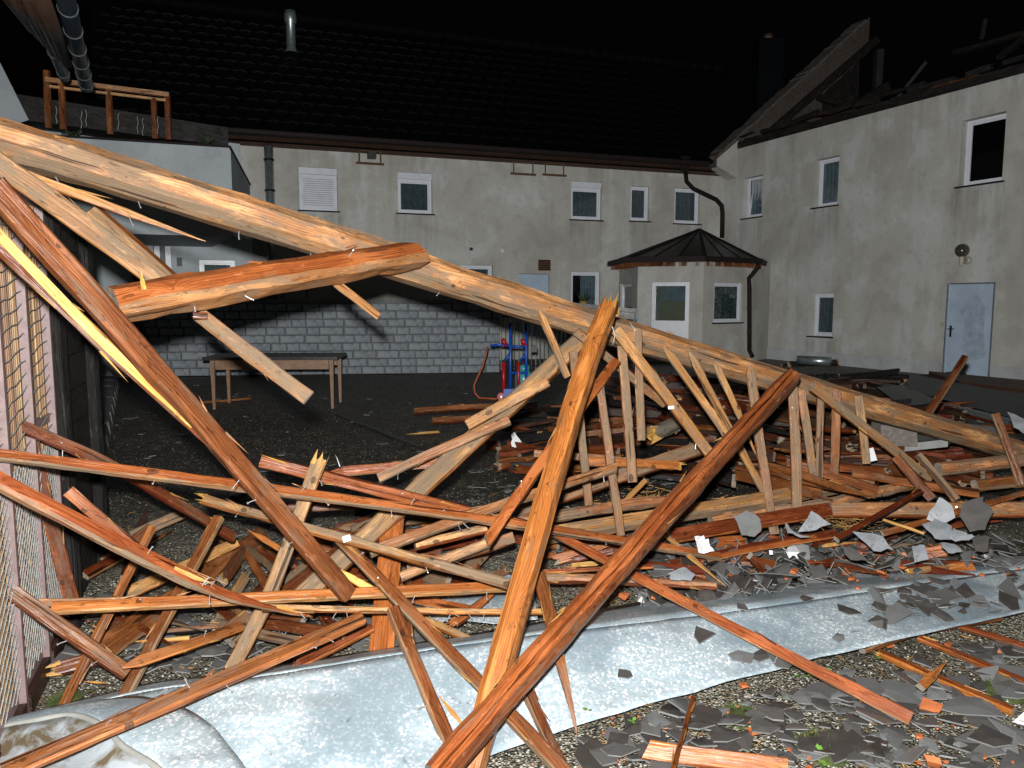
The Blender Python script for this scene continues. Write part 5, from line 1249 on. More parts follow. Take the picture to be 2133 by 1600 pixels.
T(LT, 'lath', 'pale picket with pointed head standing before the cracked rafter end', [(1562, 763, 4.6), (1580, 900, 4.55), (1613, 1112, 4.45)], 19, 0.02, 6, 'grey', 'pale', ('point', 'cut'))
T(LT, 'lath', 'widest upright lath just right of the cracked rafter top', [(1650, 783, 4.55), (1660, 1060, 4.5)], 21, 0.022, 6, 'grey', 'brown', nails=1)
T(LT, 'lath', 'leaning upright lath second right of the cracked rafter top', [(1669, 812, 4.75), (1700, 1038, 4.7)], 17, 0.022, 6, 'grey', 'brown', nails=1)
T(LT, 'lath', 'narrow upright lath with pointed foot third right of the cracked rafter top', [(1709, 826, 4.85), (1706, 1038, 4.78)], 15, 0.02, 5, 'grey', 'brown', ('cut', 'point'))
T(LT, 'lath', 'reddish upright lath fourth right of the cracked rafter top', [(1743, 816, 4.9), (1738, 988, 4.9)], 17, 0.02, 5, 'brown', 'grey')
T(LT, 'lath', 'rightmost upright lath on the longest beam', [(1788, 824, 5.05), (1805, 966, 5.0)], 16, 0.02, 5, 'grey', 'pale')
T(BT, 'batten', 'grey batten slanting down right over the upright laths', [(1692, 806, 4.7), (1938, 998, 4.95)], 21, 0.028, 16, 'grey', 'brown')
T('round_pole', 'pole', 'brown pole sticking up before the pale blue door', [(2009, 746, 6.9), (1876, 942, 6.1)], 17, -0.9, 10, 'brown', 'grey', rough=0.004)
T(BT, 'batten', 'short brown batten standing near the right edge', [(2073, 862, 5.3), (2128, 1010, 5.1)], 18, 0.03, 24, 'brown', 'grey')
T(RF, 'rafter', 'grey rafter end lying up to the right behind the hanging laths', [(1075, 1066, 4.75), (1465, 932, 5.1)], 33, 0.05, 14, 'grey', 'brown', rough=0.004)
T('round_log', 'log', 'rough half round pole lying low behind the two orange rafters', [(1080, 1088, 4.25), (1400, 1040, 4.6)], 25, -0.9, 10, 'rafter', 'grey', rough=0.008)
T(RF, 'rafter', 'long two toned rafter lying low, pale top and grey side', [(1110, 1120, 4.3), (1500, 1056, 4.7), (1810, 1002, 5.1)], 38, 0.07, 38, 'pale', 'grey', rough=0.004)
T('round_log', 'log', 'crooked pale log lying in front of the long two toned rafter', [(1480, 1085, 4.5), (1730, 1046, 4.75), (1910, 1008, 5.05)], 22, -0.9, 10, 'rafter', 'grey', rough=0.01)
T(RF, 'rafter', 'light orange split rafter lying level toward the right edge', [(1730, 1062, 4.5), (2150, 1062, 4.6)], 34, 0.05, 14, 'pale', 'orange', nails=1)
T(RF, 'rafter', 'brown rafter end pointing left below the tail of the longest beam', [(1955, 978, 5.3), (2150, 955, 5.5)], 31, 0.07, 12, 'rafter', 'grey', rough=0.005)
T(RF, 'rafter', 'dark rafter below the brown rafter end at the right edge', [(2030, 1012, 5.1), (2150, 1000, 5.2)], 28, 0.06, 12, 'brown', 'grey', rough=0.005)
T(BD, 'board', 'short board with orange end lying behind the upright laths', [(1638, 962, 4.95), (1828, 1022, 4.85)], 19, 0.024, 12, 'brown', 'orange')
T(BD, 'board', 'board with glowing orange middle lying right of the upright laths', [(1776, 984, 4.95), (2038, 1028, 4.85)], 20, 0.026, 14, 'brown', 'orange')
T(BT, 'batten', 'dark brace sloping over the boards at right of centre', [(1866, 952, 4.85), (1942, 1040, 4.65)], 21, 0.03, -10, 'brown', 'black')
T(BT, 'batten', 'grey brace stub parallel to the dark one at right', [(1912, 948, 5.0), (1992, 1042, 4.75)], 18, 0.026, 10, 'grey', 'brown')
T(BT, 'batten', 'glossy dark red batten rising out of the slates', [(1742, 1124, 4.15), (1918, 1024, 4.6)], 16, 0.024, 22, 'red', 'black')
T(LT, 'lath', 'long thin brown lath lying over the standing slates at right', [(1838, 1112, 4.15), (2150, 1022, 4.5)], 12, 0.02, 10, 'brown', 'orange')
T(BT, 'batten', 'dark red batten lying before the standing slates', [(1395, 1178, 0.10), (1742, 1112, 0.16)], 22, 0.03, 28, 'red', 'orange', nails=3)
T(BT, 'batten', 'pale edged short batten resting on the dark red one', [(1475, 1165, 0.17), (1700, 1122, 0.2)], 13, 0.022, 10, 'orange', 'pale', nails=1)
T(BD, 'board', 'wide dark red board behind the grey slate shards', [(1395, 1118, 4.2), (1728, 1062, 4.5)], 32, 0.035, 12, 'red', 'orange')
T('round_log', 'log', 'rough barky pole lying level behind the zinc sheet', [(1075, 1205, 3.62), (1490, 1220, 3.68)], 20, -0.9, 10, 'rafter', 'brown', rough=0.008)
T(LT, 'lath', 'very long light orange lath crossing the zinc sheet to the lower right', [(1150, 1108, 3.9), (1898, 1498, 2.68)], 22, 0.02, 14, 'orange', 'pale', nails=1, taper=1.15)
T(LT, 'lath', 'thin yellowish lath pointing to the zinc edge behind the cracked rafter', [(1385, 1112, 4.25), (1512, 1222, 3.75)], 12, 0.018, 10, 'pale', 'yellow', ('cut', 'spike'))
T(LT, 'lath', 'thin dark red strip between the two orange rafters', [(1090, 1192, 3.72), (1360, 1180, 3.8)], 11, 0.02, 20, 'red', 'orange')
T(BT, 'batten', 'pale yellow ended batten left of the split top rafter', [(835, 1202, 3.45), (1015, 1132, 3.55)], 22, 0.028, 16, 'pale', 'grey')
T('round_log', 'log', 'smooth reddish round pole tucked left of the split top rafter', [(865, 1138, 3.75), (1012, 1102, 3.9)], 21, -0.95, 8, 'rafter', 'red', rough=0.005)
T(BD, 'board', 'grey board under the pale yellow ended batten', [(850, 1190, 3.62), (1070, 1120, 3.75)], 27, 0.03, 8, 'grey', 'brown')
T(BT, 'batten', 'reddish level batten behind the crooked grey stake', [(560, 1062, 3.95), (790, 1048, 4.05)], 18, 0.03, 10, 'red', 'brown')
T('wood_splinter', 'splinter', 'orange splinter beside the foot of the diagonal split batten', [(516, 1104, 3.42), (582, 1142, 3.36)], 13, 0.015, -10, 'orange', None, ('spike', 'cut'))
T('wood_splinter', 'splinter', 'bright orange split strip between diagonal batten and upright board', [(672, 1170, 3.42), (776, 1230, 3.3)], 17, 0.02, 8, 'yellow', 'orange', ('spike', 'cut'))
T(BT, 'batten', 'short pale batten foot on the gravel left of the split top rafter', [(866, 1280, 0.10), (978, 1332, 0.08)], 16, 0.025, 14, 'pale', 'orange', nails=2)
T(BD, 'board', 'brown board lying under the left tangle near the crooked stake', [(640, 1190, 0.16), (470, 1330, 0.10)], 46, 0.03, 8, 'grey', 'brown')
T(BD, 'board', 'pinkish grey board continuing below the upright flat board', [(770, 1100, 0.22), (560, 1265, 0.18)], 34, 0.03, 6, 'brown', 'grey')
T(BT, 'batten', 'thin dark batten behind the gravel patch at left', [(300, 1320, 0.08), (520, 1300, 0.08)], 16, 0.03, 20, 'brown', 'black')
T('wood_splinter', 'splinter', 'long yellow splinter lying on gravel near the cage', [(262, 1337, 0.05), (395, 1330, 0.05)], 9, 0.015, 10, 'yellow', 'orange', ('spike', 'cut'))
T('wood_splinter', 'splinter', 'curled yellow splinter on gravel beside the cage foot', [(170, 1420, 0.03), (226, 1424, 0.03)], 7, 0.012, 10, 'yellow', 'red', ('spike', 'spike'))
T('wood_block', 'wood block', 'broken brown block lying near the cage foot', [(118, 1395, 0.05), (205, 1372, 0.06)], 34, 0.05, 20, 'brown', 'red', ('broken', 'broken'))
# --- boards between split top rafter and hanging laths
T(BD, 'board', 'orange board ending left behind the split top rafter', [(1112, 945, 4.9), (1400, 972, 5.0)], 17, 0.026, 8, 'pale', 'brown')
T(BD, 'board', 'board with broken yellow end behind the hanging laths', [(1210, 962, 4.85), (1412, 970, 4.95)], 19, 0.024, 10, 'orange', 'brown', ('cut', 'broken'))
T('wood_splinter', 'splinter', 'yellow stick leaning in the dark behind the hanging laths', [(1345, 1000, 5.0), (1298, 1048, 4.9)], 11, 0.015, 0, 'yellow', 'orange')
T('round_log', 'log', 'cut log stump with grey end in the dark pile', [(1360, 905, 6.2), (1405, 885, 6.5)], 34, -0.9, 5, 'end', None, ('broken', 'broken'), rough=0.012)
# --- foreground right
T(BD, 'board', 'wide wet orange plank cut off by the bottom edge', [(1345, 1562, 0.06), (1640, 1600, 0.05)], 40, 0.03, 5, 'orange', 'red', rough=0.004, slant=(0.5, 0))
T('round_stick', 'stick', 'thin red brown stick coming out from under the zinc sheet', [(1443, 1452, 0.12), (1398, 1610, 0.10)], 9, -0.9, 0, 'red', None)
T(BT, 'batten', 'orange batten under slates at lower right, nearest of three', [(1832, 1360, 0.06), (2112, 1482, 0.05)], 22, 0.035, 38, 'red', 'orange', ('broken', 'cut'))
T(BT, 'batten', 'dark red batten at lower right, middle of three', [(1915, 1330, 0.05), (2150, 1428, 0.05)], 17, 0.03, 30, 'red', 'orange')
T(BT, 'batten', 'dark red batten at lower right, farthest of three', [(2000, 1306, 0.05), (2150, 1352, 0.05)], 16, 0.03, 30, 'red', 'brown')
T('round_log', 'log', 'bent brown pole propping up the right end of the zinc sheet', [(1795, 1352, 0.07), (1920, 1312, 0.07), (2080, 1285, 0.06)], 20, -0.9, 5, 'rafter', 'brown', rough=0.008)
T('wood_splinter', 'splinter', 'orange torn wedge lying across the nearest dark batten', [(1918, 1432, 0.12), (1972, 1378, 0.14)], 17, 0.02, 0, 'orange', 'yellow', ('cut', 'spike'))
T('wood_splinter', 'splinter', 'upright orange stub among slates before the zinc lip', [(1562, 1158, 0.28), (1596, 1200, 0.05)], 14, 0.02, 12, 'orange', 'red')
T('wood_splinter', 'splinter', 'yellow torn slab lying on the slates', [(1712, 1138, 0.16), (1785, 1130, 0.16)], 9, 0.02, 10, 'yellow', 'orange', ('point', 'spike'))
T('wood_splinter', 'splinter', 'pale yellow chunk lying between the two orange rafters', [(1192, 1178, 0.10), (1242, 1174, 0.10)], 12, 0.03, 14, 'yellow', None, ('broken', 'broken'))
T(LT, 'lath', 'yellow lath under the long thin lath over the slates', [(1840, 1082, 4.2), (1925, 1112, 4.05)], 6, 0.012, 5, 'yellow', None)
# --- far pieces on the courtyard floor
T(RF, 'rafter', 'upper dark rafter pointing left on the far yard floor', [(862, 857, 0.30), (1055, 846, 0.32)], 16, 0.09, 20, 'brown', 'red', nails=1)
T(RF, 'rafter', 'lower dark rafter pointing left on the far yard floor', [(900, 877, 0.22), (1040, 868, 0.24)], 16, 0.09, 18, 'brown', 'red', nails=1)
T(RF, 'rafter', 'dark red beam end lying on the floor behind the split top rafter', [(1036, 953, 0.14), (1130, 942, 0.16)], 24, 0.12, 18, 'red', 'black')
T('wood_splinter', 'splinter', 'bright yellow splinter on the yard floor before the dark rafters', [(848, 905, 0.03), (912, 900, 0.03)], 6, 0.02, 10, 'yellow', 'orange', ('spike', 'broken'))
T(LT, 'lath', 'thin lath lying on the yard floor under the table', [(418, 838, 0.02), (522, 830, 0.02)], 5, 0.03, 10, 'brown', 'orange')
T(BD, 'board', 'reddish board on the gravel below the pinkish orange batten', [(700, 1095, 0.08), (810, 1080, 0.08)], 11, 0.03, 16, 'red', 'orange')

TONE = {'red': 'dark red', 'brown': 'brown', 'trim': 'dark stained', 'black': 'blackened', 'grey': 'grey', 'orange': 'orange'}
def merge_timbers(obs, name, label):
    V, F, MI, GR = [], [], [], []; keys = ['red', 'brown', 'trim', 'black', 'grey', 'orange', 'end', 'yellow', 'pale']
    for o in obs:
        mw = o.matrix_world if o.parent is None else o.parent.matrix_world; me = o.data; b = len(V)
        V += [tuple(mw @ v.co) for v in me.vertices]; n = [0.0] * (3 * len(me.vertices)); me.attributes['grain'].data.foreach_get('vector', n); GR += [tuple(n[3 * i:3 * i + 3]) for i in range(len(me.vertices))]
        slot = [next(i for i, k in enumerate(keys) if W[k] is m) for m in me.materials]
        for q in me.polygons: F.append(tuple(b + i for i in q.vertices)); MI.append(slot[q.material_index])
    for o in obs:
        for c in list(o.children): bpy.data.objects.remove(c)
        bpy.data.objects.remove(o)
    me = bpy.data.meshes.new(name); me.from_pydata(V, [], F)
    for k in keys: me.materials.append(W[k])
    me.polygons.foreach_set('material_index', MI); me.update(); set_grain(me, GR)
    o = bpy.data.objects.new(name, me); COL.objects.link(o); return tag(o, label, None, None, 'stuff')
# --- heap of planks in the dark behind the longest beam (nothing tells them apart)
def heap():
    rr = random.Random(31)
    far = []
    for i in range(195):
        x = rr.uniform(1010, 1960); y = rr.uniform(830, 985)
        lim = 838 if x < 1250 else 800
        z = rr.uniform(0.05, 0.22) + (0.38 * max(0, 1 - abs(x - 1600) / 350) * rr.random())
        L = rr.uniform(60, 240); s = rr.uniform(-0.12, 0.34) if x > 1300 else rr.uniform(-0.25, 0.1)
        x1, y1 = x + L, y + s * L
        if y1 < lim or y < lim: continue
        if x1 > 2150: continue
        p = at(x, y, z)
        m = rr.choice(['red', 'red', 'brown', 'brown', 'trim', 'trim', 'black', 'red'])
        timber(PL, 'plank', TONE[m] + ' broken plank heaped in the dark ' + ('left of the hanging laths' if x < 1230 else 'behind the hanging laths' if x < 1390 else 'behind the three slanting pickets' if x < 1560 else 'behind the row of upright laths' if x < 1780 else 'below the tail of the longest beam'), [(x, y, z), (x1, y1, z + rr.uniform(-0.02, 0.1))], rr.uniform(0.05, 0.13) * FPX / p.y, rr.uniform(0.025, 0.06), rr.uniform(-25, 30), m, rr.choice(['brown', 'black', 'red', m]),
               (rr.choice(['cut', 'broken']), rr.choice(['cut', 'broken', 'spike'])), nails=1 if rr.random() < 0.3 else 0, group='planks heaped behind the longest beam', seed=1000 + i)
    for i in range(80):
        x = rr.uniform(1230, 1760); y = rr.uniform(775, 860); L = rr.uniform(50, 170); s = rr.uniform(-0.15, 0.3); z = rr.uniform(0.08, 0.35)
        if y + s * L < 762 + max(0, (1500 - x) * .12): continue
        p = at(x, y, z)
        far.append(timber(PL, 'plank', 'dark plank in the low rubble stretching back to the porch', [(x, y, z), (x + L, y + s * L, z)], rr.uniform(0.06, 0.14) * FPX / p.y, 0.05, rr.uniform(-25, 30), rr.choice(['black', 'trim', 'trim', 'red', 'brown']), None,
               ('broken', 'broken'), group='planks reaching back to the porch', seed=7000 + i))
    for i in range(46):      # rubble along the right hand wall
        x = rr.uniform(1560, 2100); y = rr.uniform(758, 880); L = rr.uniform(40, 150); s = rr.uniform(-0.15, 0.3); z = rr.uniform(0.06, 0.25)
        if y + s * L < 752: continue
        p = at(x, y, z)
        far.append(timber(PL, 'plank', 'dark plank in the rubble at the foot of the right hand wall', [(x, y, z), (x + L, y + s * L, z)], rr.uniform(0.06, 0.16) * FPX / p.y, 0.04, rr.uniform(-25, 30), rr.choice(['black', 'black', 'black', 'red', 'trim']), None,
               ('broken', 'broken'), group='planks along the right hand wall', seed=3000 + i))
    bpy.context.view_layer.update(); merge_timbers(far, 'plank_rubble', 'low dark rubble of planks between porch and right hand wall')
    for i in range(60):      # low tangle between the rafters and the zinc sheet
        x = rr.uniform(560, 1980); y = rr.uniform(1075, 1215); L = rr.uniform(50, 190); s = rr.uniform(-0.35, 0.25); z = rr.uniform(0.03, 0.12)
        if y + s * L > 1225 or y + s * L < 1060: continue
        p = at(x, y, z)
        m = rr.choice(['brown', 'red', 'red', 'orange', 'grey'])
        timber(PL, 'plank', 'short ' + TONE[m] + ' broken plank low in the tangle ' + ('left of the split top rafter' if x < 1080 else 'between the two orange rafters' if x < 1320 else 'right of the cracked rafter' if x < 1650 else 'under the slate heap'), [(x, y, z), (x + L, y + s * L, z + rr.uniform(0, 0.08))], rr.uniform(0.03, 0.07) * FPX / p.y, 0.025, rr.uniform(-25, 30), m, None,
               ('broken', 'spike' if rr.random() < 0.4 else 'cut'), group='planks low in the tangle', seed=5000 + i)
    for i in range(64):
        x = rr.uniform(170, 1010); y = rr.uniform(1090, 1330); a = rr.choice([rr.gauss(-.75, .25), rr.gauss(.12, .2), rr.gauss(.8, .3)]); L = rr.uniform(90, 280); x1, y1 = x + L * math.cos(a), y + L * math.sin(a)
        lim = 1440 - max(0, x1 - 300) * .16 - 25
        if y1 > lim or y1 < 1050 or x1 < 150 or x1 > 1060 or y > 1440 - max(0, x - 300) * .16 - 25: continue
        z0, z1 = rr.uniform(.03, .16), rr.uniform(.03, .22); m = rr.choice(['brown', 'brown', 'red', 'orange', 'grey', 'grey']); q = at(x, y, z0)
        timber(PL, 'plank', TONE[m] + ' broken batten low on the gravel ' + ('near the mesh cage' if x < 380 else 'around the crooked grey stake' if x < 680 else 'by the upright flat board' if x < 860 else 'just left of the split top rafter'), [(x, y, z0), (x1, y1, z1)], rr.uniform(.03, .075) * FPX / q.y, .026, rr.uniform(-28, 30), m, rr.choice(['brown', 'grey', 'pale', m]),
               (rr.choice(['cut', 'broken']), rr.choice(['cut', 'cut', 'broken', 'spike'])), nails=rr.choice([0, 1, 2]), group='battens low in the left tangle', seed=9000 + i)
heap()

# ---------------------------------------------------------------- zinc sheets
SHEET = []
def proj(q):
    d = Vector(q) - EYE; c, s = math.cos(PITCH), math.sin(PITCH); f = d.y * c - d.z * s; u = d.y * s + d.z * c
    return 1066.5 + FPX * d.x / f, 800 - FPX * u / f
def on_sheet(x, y):
    return min(SHEET, key=lambda q: (proj(q)[0] - x) ** 2 + (proj(q)[1] - y) ** 2)
def zinc_sheet():
    fold = [(60, 1500, .05), (300, 1441, .10), (500, 1416, .17), (840, 1362, .21), (1100, 1325, .21), (1500, 1277, .18), (1840, 1228, .13), (2190, 1176, .10)]
    low = [(180, 1720, .02), (330, 1690, .02), (620, 1660, .04), (900, 1612, .045), (1190, 1515, .05), (1500, 1425, .07), (1790, 1350, .10), (2190, 1262, .10)]
    lip = [(55, 1488, .02), (300, 1426, .03), (500, 1400, .04), (840, 1344, .05), (1100, 1300, .03), (1500, 1224, .01), (1840, 1190, .01), (2190, 1145, .01)]
    rows = [low, fold, lip]
    def curve(pts, u):
        m = len(pts) - 1; s = u * m; i = min(int(s), m - 1); f = s - i
        Q = [at(*p) for p in pts]; a, b = Q[i], Q[i + 1]; za, zb = Q[max(i - 1, 0)], Q[min(i + 2, m)]
        t1, t2 = (b - za) * .5, (zb - a) * .5
        return a * (2 * f ** 3 - 3 * f ** 2 + 1) + t1 * (f ** 3 - 2 * f ** 2 + f) + b * (-2 * f ** 3 + 3 * f ** 2) + t2 * (f ** 3 - f ** 2)
    NU, NV = 90, 14; V = []; F = []
    for i in range(NU + 1):
        u = i / NU; a, b = curve(low, u), curve(fold, u)
        for j in range(NV + 1):
            f = j / NV; p = a.lerp(b, f)
            p.z += (0.022 * mnoise.noise(Vector((p.x * 2.2, p.y * 2.2, 7))) - 0.030 * max(0.0, 0.25 - abs(mnoise.noise(Vector((p.x * 1.7 + p.y * .8, p.y * 1.1, 17))))) ) * math.sin(math.pi * min(1, f * 1.2) * .9) + 0.004 * mnoise.noise(Vector((p.x * 9, p.y * 9, 2)))
            if j == 0: p += Vector((0, 1, 0)) * 0.010 * mnoise.noise(Vector((p.x * 5, 1, 2)))
            V.append(p)
    for i in range(NU):
        for j in range(NV): F.append((i * (NV + 1) + j, (i + 1) * (NV + 1) + j, (i + 1) * (NV + 1) + j + 1, i * (NV + 1) + j + 1))
    base = at(1100, 1450, 0.0)
    t = thing('zinc_sheet', 'long bent galvanised sheet lying across the foreground', 'metal sheet', base)
    o = mesh_obj('face', V, F, M['zinc'], t, smooth=True)
    md = o.modifiers.new('thick', 'SOLIDIFY'); md.thickness = 0.003
    SHEET.extend(V); V = []; F = []
    for i in range(NU + 1):
        u = i / NU; a, b = curve(fold, u), curve(lip, u)
        for j in range(5):
            p = a.lerp(b, j / 4); p.z += 0.003 * mnoise.noise(Vector((p.x * 6, p.y * 6, 9))) - 0.0005; V.append(p)
    for i in range(NU):
        for j in range(4): F.append((i * 5 + j, (i + 1) * 5 + j, (i + 1) * 5 + j + 1, i * 5 + j + 1))
    o = mesh_obj('folded_lip', V, F, M['zinc'], t, smooth=True); md = o.modifiers.new('thick', 'SOLIDIFY'); md.thickness = 0.003; md.offset = 1
    # crumpled left end with its pale rolled rim
    t2 = thing('crumpled_flashing', 'crumpled metal flashing with pale rolled rim in the bottom left corner', 'metal sheet', at(120, 1580, 0.0))
    rim = [(-40, 1522, .08), (60, 1503, .11), (150, 1490, .13), (212, 1512, .14), (258, 1556, .13), (325, 1598, .12), (360, 1645, .11)]
    inn = [(-60, 1640, .07), (20, 1660, .09), (90, 1660, .10), (150, 1670, .10), (190, 1690, .10), (220, 1700, .09), (240, 1720, .08)]
    V = []; F = []; NU2 = 40
    for i in range(NU2 + 1):
        a, b = curve(rim, i / NU2), curve(inn, i / NU2)
        for j in range(9):
            f = j / 8; p = a.lerp(b, f); p.z -= 0.02 * math.sin(math.pi * f); p.z += 0.012 * mnoise.noise(Vector((p.x * 8, p.y * 8, 3))); V.append(p)
    for i in range(NU2):
        for j in range(8): F.append((i * 9 + j, (i + 1) * 9 + j, (i + 1) * 9 + j + 1, i * 9 + j + 1))
    zd = NT('dirty_flashing'); P = zd.coord(); n = zd.noise(P, 7, 6, .65, .6).outputs['Fac']
    zd.set(col=zd.mix(zd.ramp(n, [(.42, 0.0), (.56, 1.0)]), (0.17, 0.13, 0.075), (0.50, 0.56, 0.60)), rough=0.45, metal=0.05)
    o = mesh_obj('flange', V, F, zd.mat, t2, smooth=True); md = o.modifiers.new('thick', 'SOLIDIFY'); md.thickness = 0.003
    k = MB(); k.tube([curve(rim, i / 40) for i in range(41)], 0.011, 8); k.obj('rolled_rim', simple('pale_rim', (0.42, 0.43, 0.40), 0.5, metal=0.2, var=0.2), t2, True)
    V = []; F = []      # outer side of the curl falling to the sheet
    out = [(-20, 1500, .03), (80, 1480, .06), (180, 1462, .09), (300, 1450, .115), (410, 1488, .135), (480, 1555, .12), (540, 1640, .09)]
    for i in range(NU2 + 1):
        a, b = curve(rim, i / NU2), curve(out, i / NU2)
        for j in range(7):
            f = j / 6; p = a.lerp(b, f); p.z += 0.012 * math.sin(math.pi * f) + 0.006 * mnoise.noise(Vector((p.x * 9, p.y * 9, 4))); V.append(p)
    for i in range(NU2):
        for j in range(6): F.append((i * 7 + j, (i + 1) * 7 + j, (i + 1) * 7 + j + 1, i * 7 + j + 1))
    o = mesh_obj('curl', V, F, M['zinc'], t2, smooth=True); md = o.modifiers.new('thick', 'SOLIDIFY'); md.thickness = 0.003
    # small torn sheet behind
    pts = [(885, 1255), (960, 1205), (1040, 1190), (1110, 1215), (1120, 1290), (1030, 1300), (960, 1292), (930, 1288), (905, 1310), (890, 1285)]
    vv = [at(x, y, 0.07 + 0.05 * ((x - 885) / 240)) for x, y in pts]; c = sum(vv, Vector()) / len(vv) + Vector((0, 0, .02))
    k = MB(); k.add(vv + [c], [(i, (i + 1) % len(vv), len(vv)) for i in range(len(vv))]); o = k.obj('torn_sheet', M['zinc'], None, False, base=c); md = o.modifiers.new('thick', 'SOLIDIFY'); md.thickness = 0.002
    tag(o, 'small torn galvanised sheet left of the split top rafter', 'metal sheet')
zinc_sheet()

# ---------------------------------------------------------------- slates
def shard(rr, s, irregular=0.35):
    n = rr.choice([4, 4, 5, 5, 6]); a0 = rr.uniform(0, 6.28); pts = []
    for i in range(n):
        a = a0 + 2 * math.pi * (i + rr.uniform(-irregular, irregular)) / n; r = s * rr.uniform(0.55, 1.0); pts.append((r * math.cos(a) * rr.uniform(.8, 1.3), r * math.sin(a)))
    th = rr.uniform(0.0018, 0.0034); bow = rr.uniform(-0.004, 0.012) * s / 0.08
    v = [(0, 0, th + bow)] + [(x, y, th) for x, y in pts] + [(x * 1.02, y * 1.02, -th) for x, y in pts]
    f = [(0, 1 + i, 1 + (i + 1) % n) for i in range(n)] + [(1 + i, 1 + n + i, 1 + n + (i + 1) % n, 1 + (i + 1) % n) for i in range(n)] + [tuple(1 + n + i for i in range(n))[::-1]]
    return v, f, [0] * n + [1] * n + [0]
SH = []
for s in range(26):
    v, f, mi_ = shard(random.Random(100 + s), 0.075); me = bpy.data.meshes.new('slate_shard'); me.from_pydata(v, [], f); me.materials.append(M['slate']); me.materials.append(M['slate_edge']); me.polygons.foreach_set('material_index', mi_); me.update(); SH.append((me, v, f, mi_))

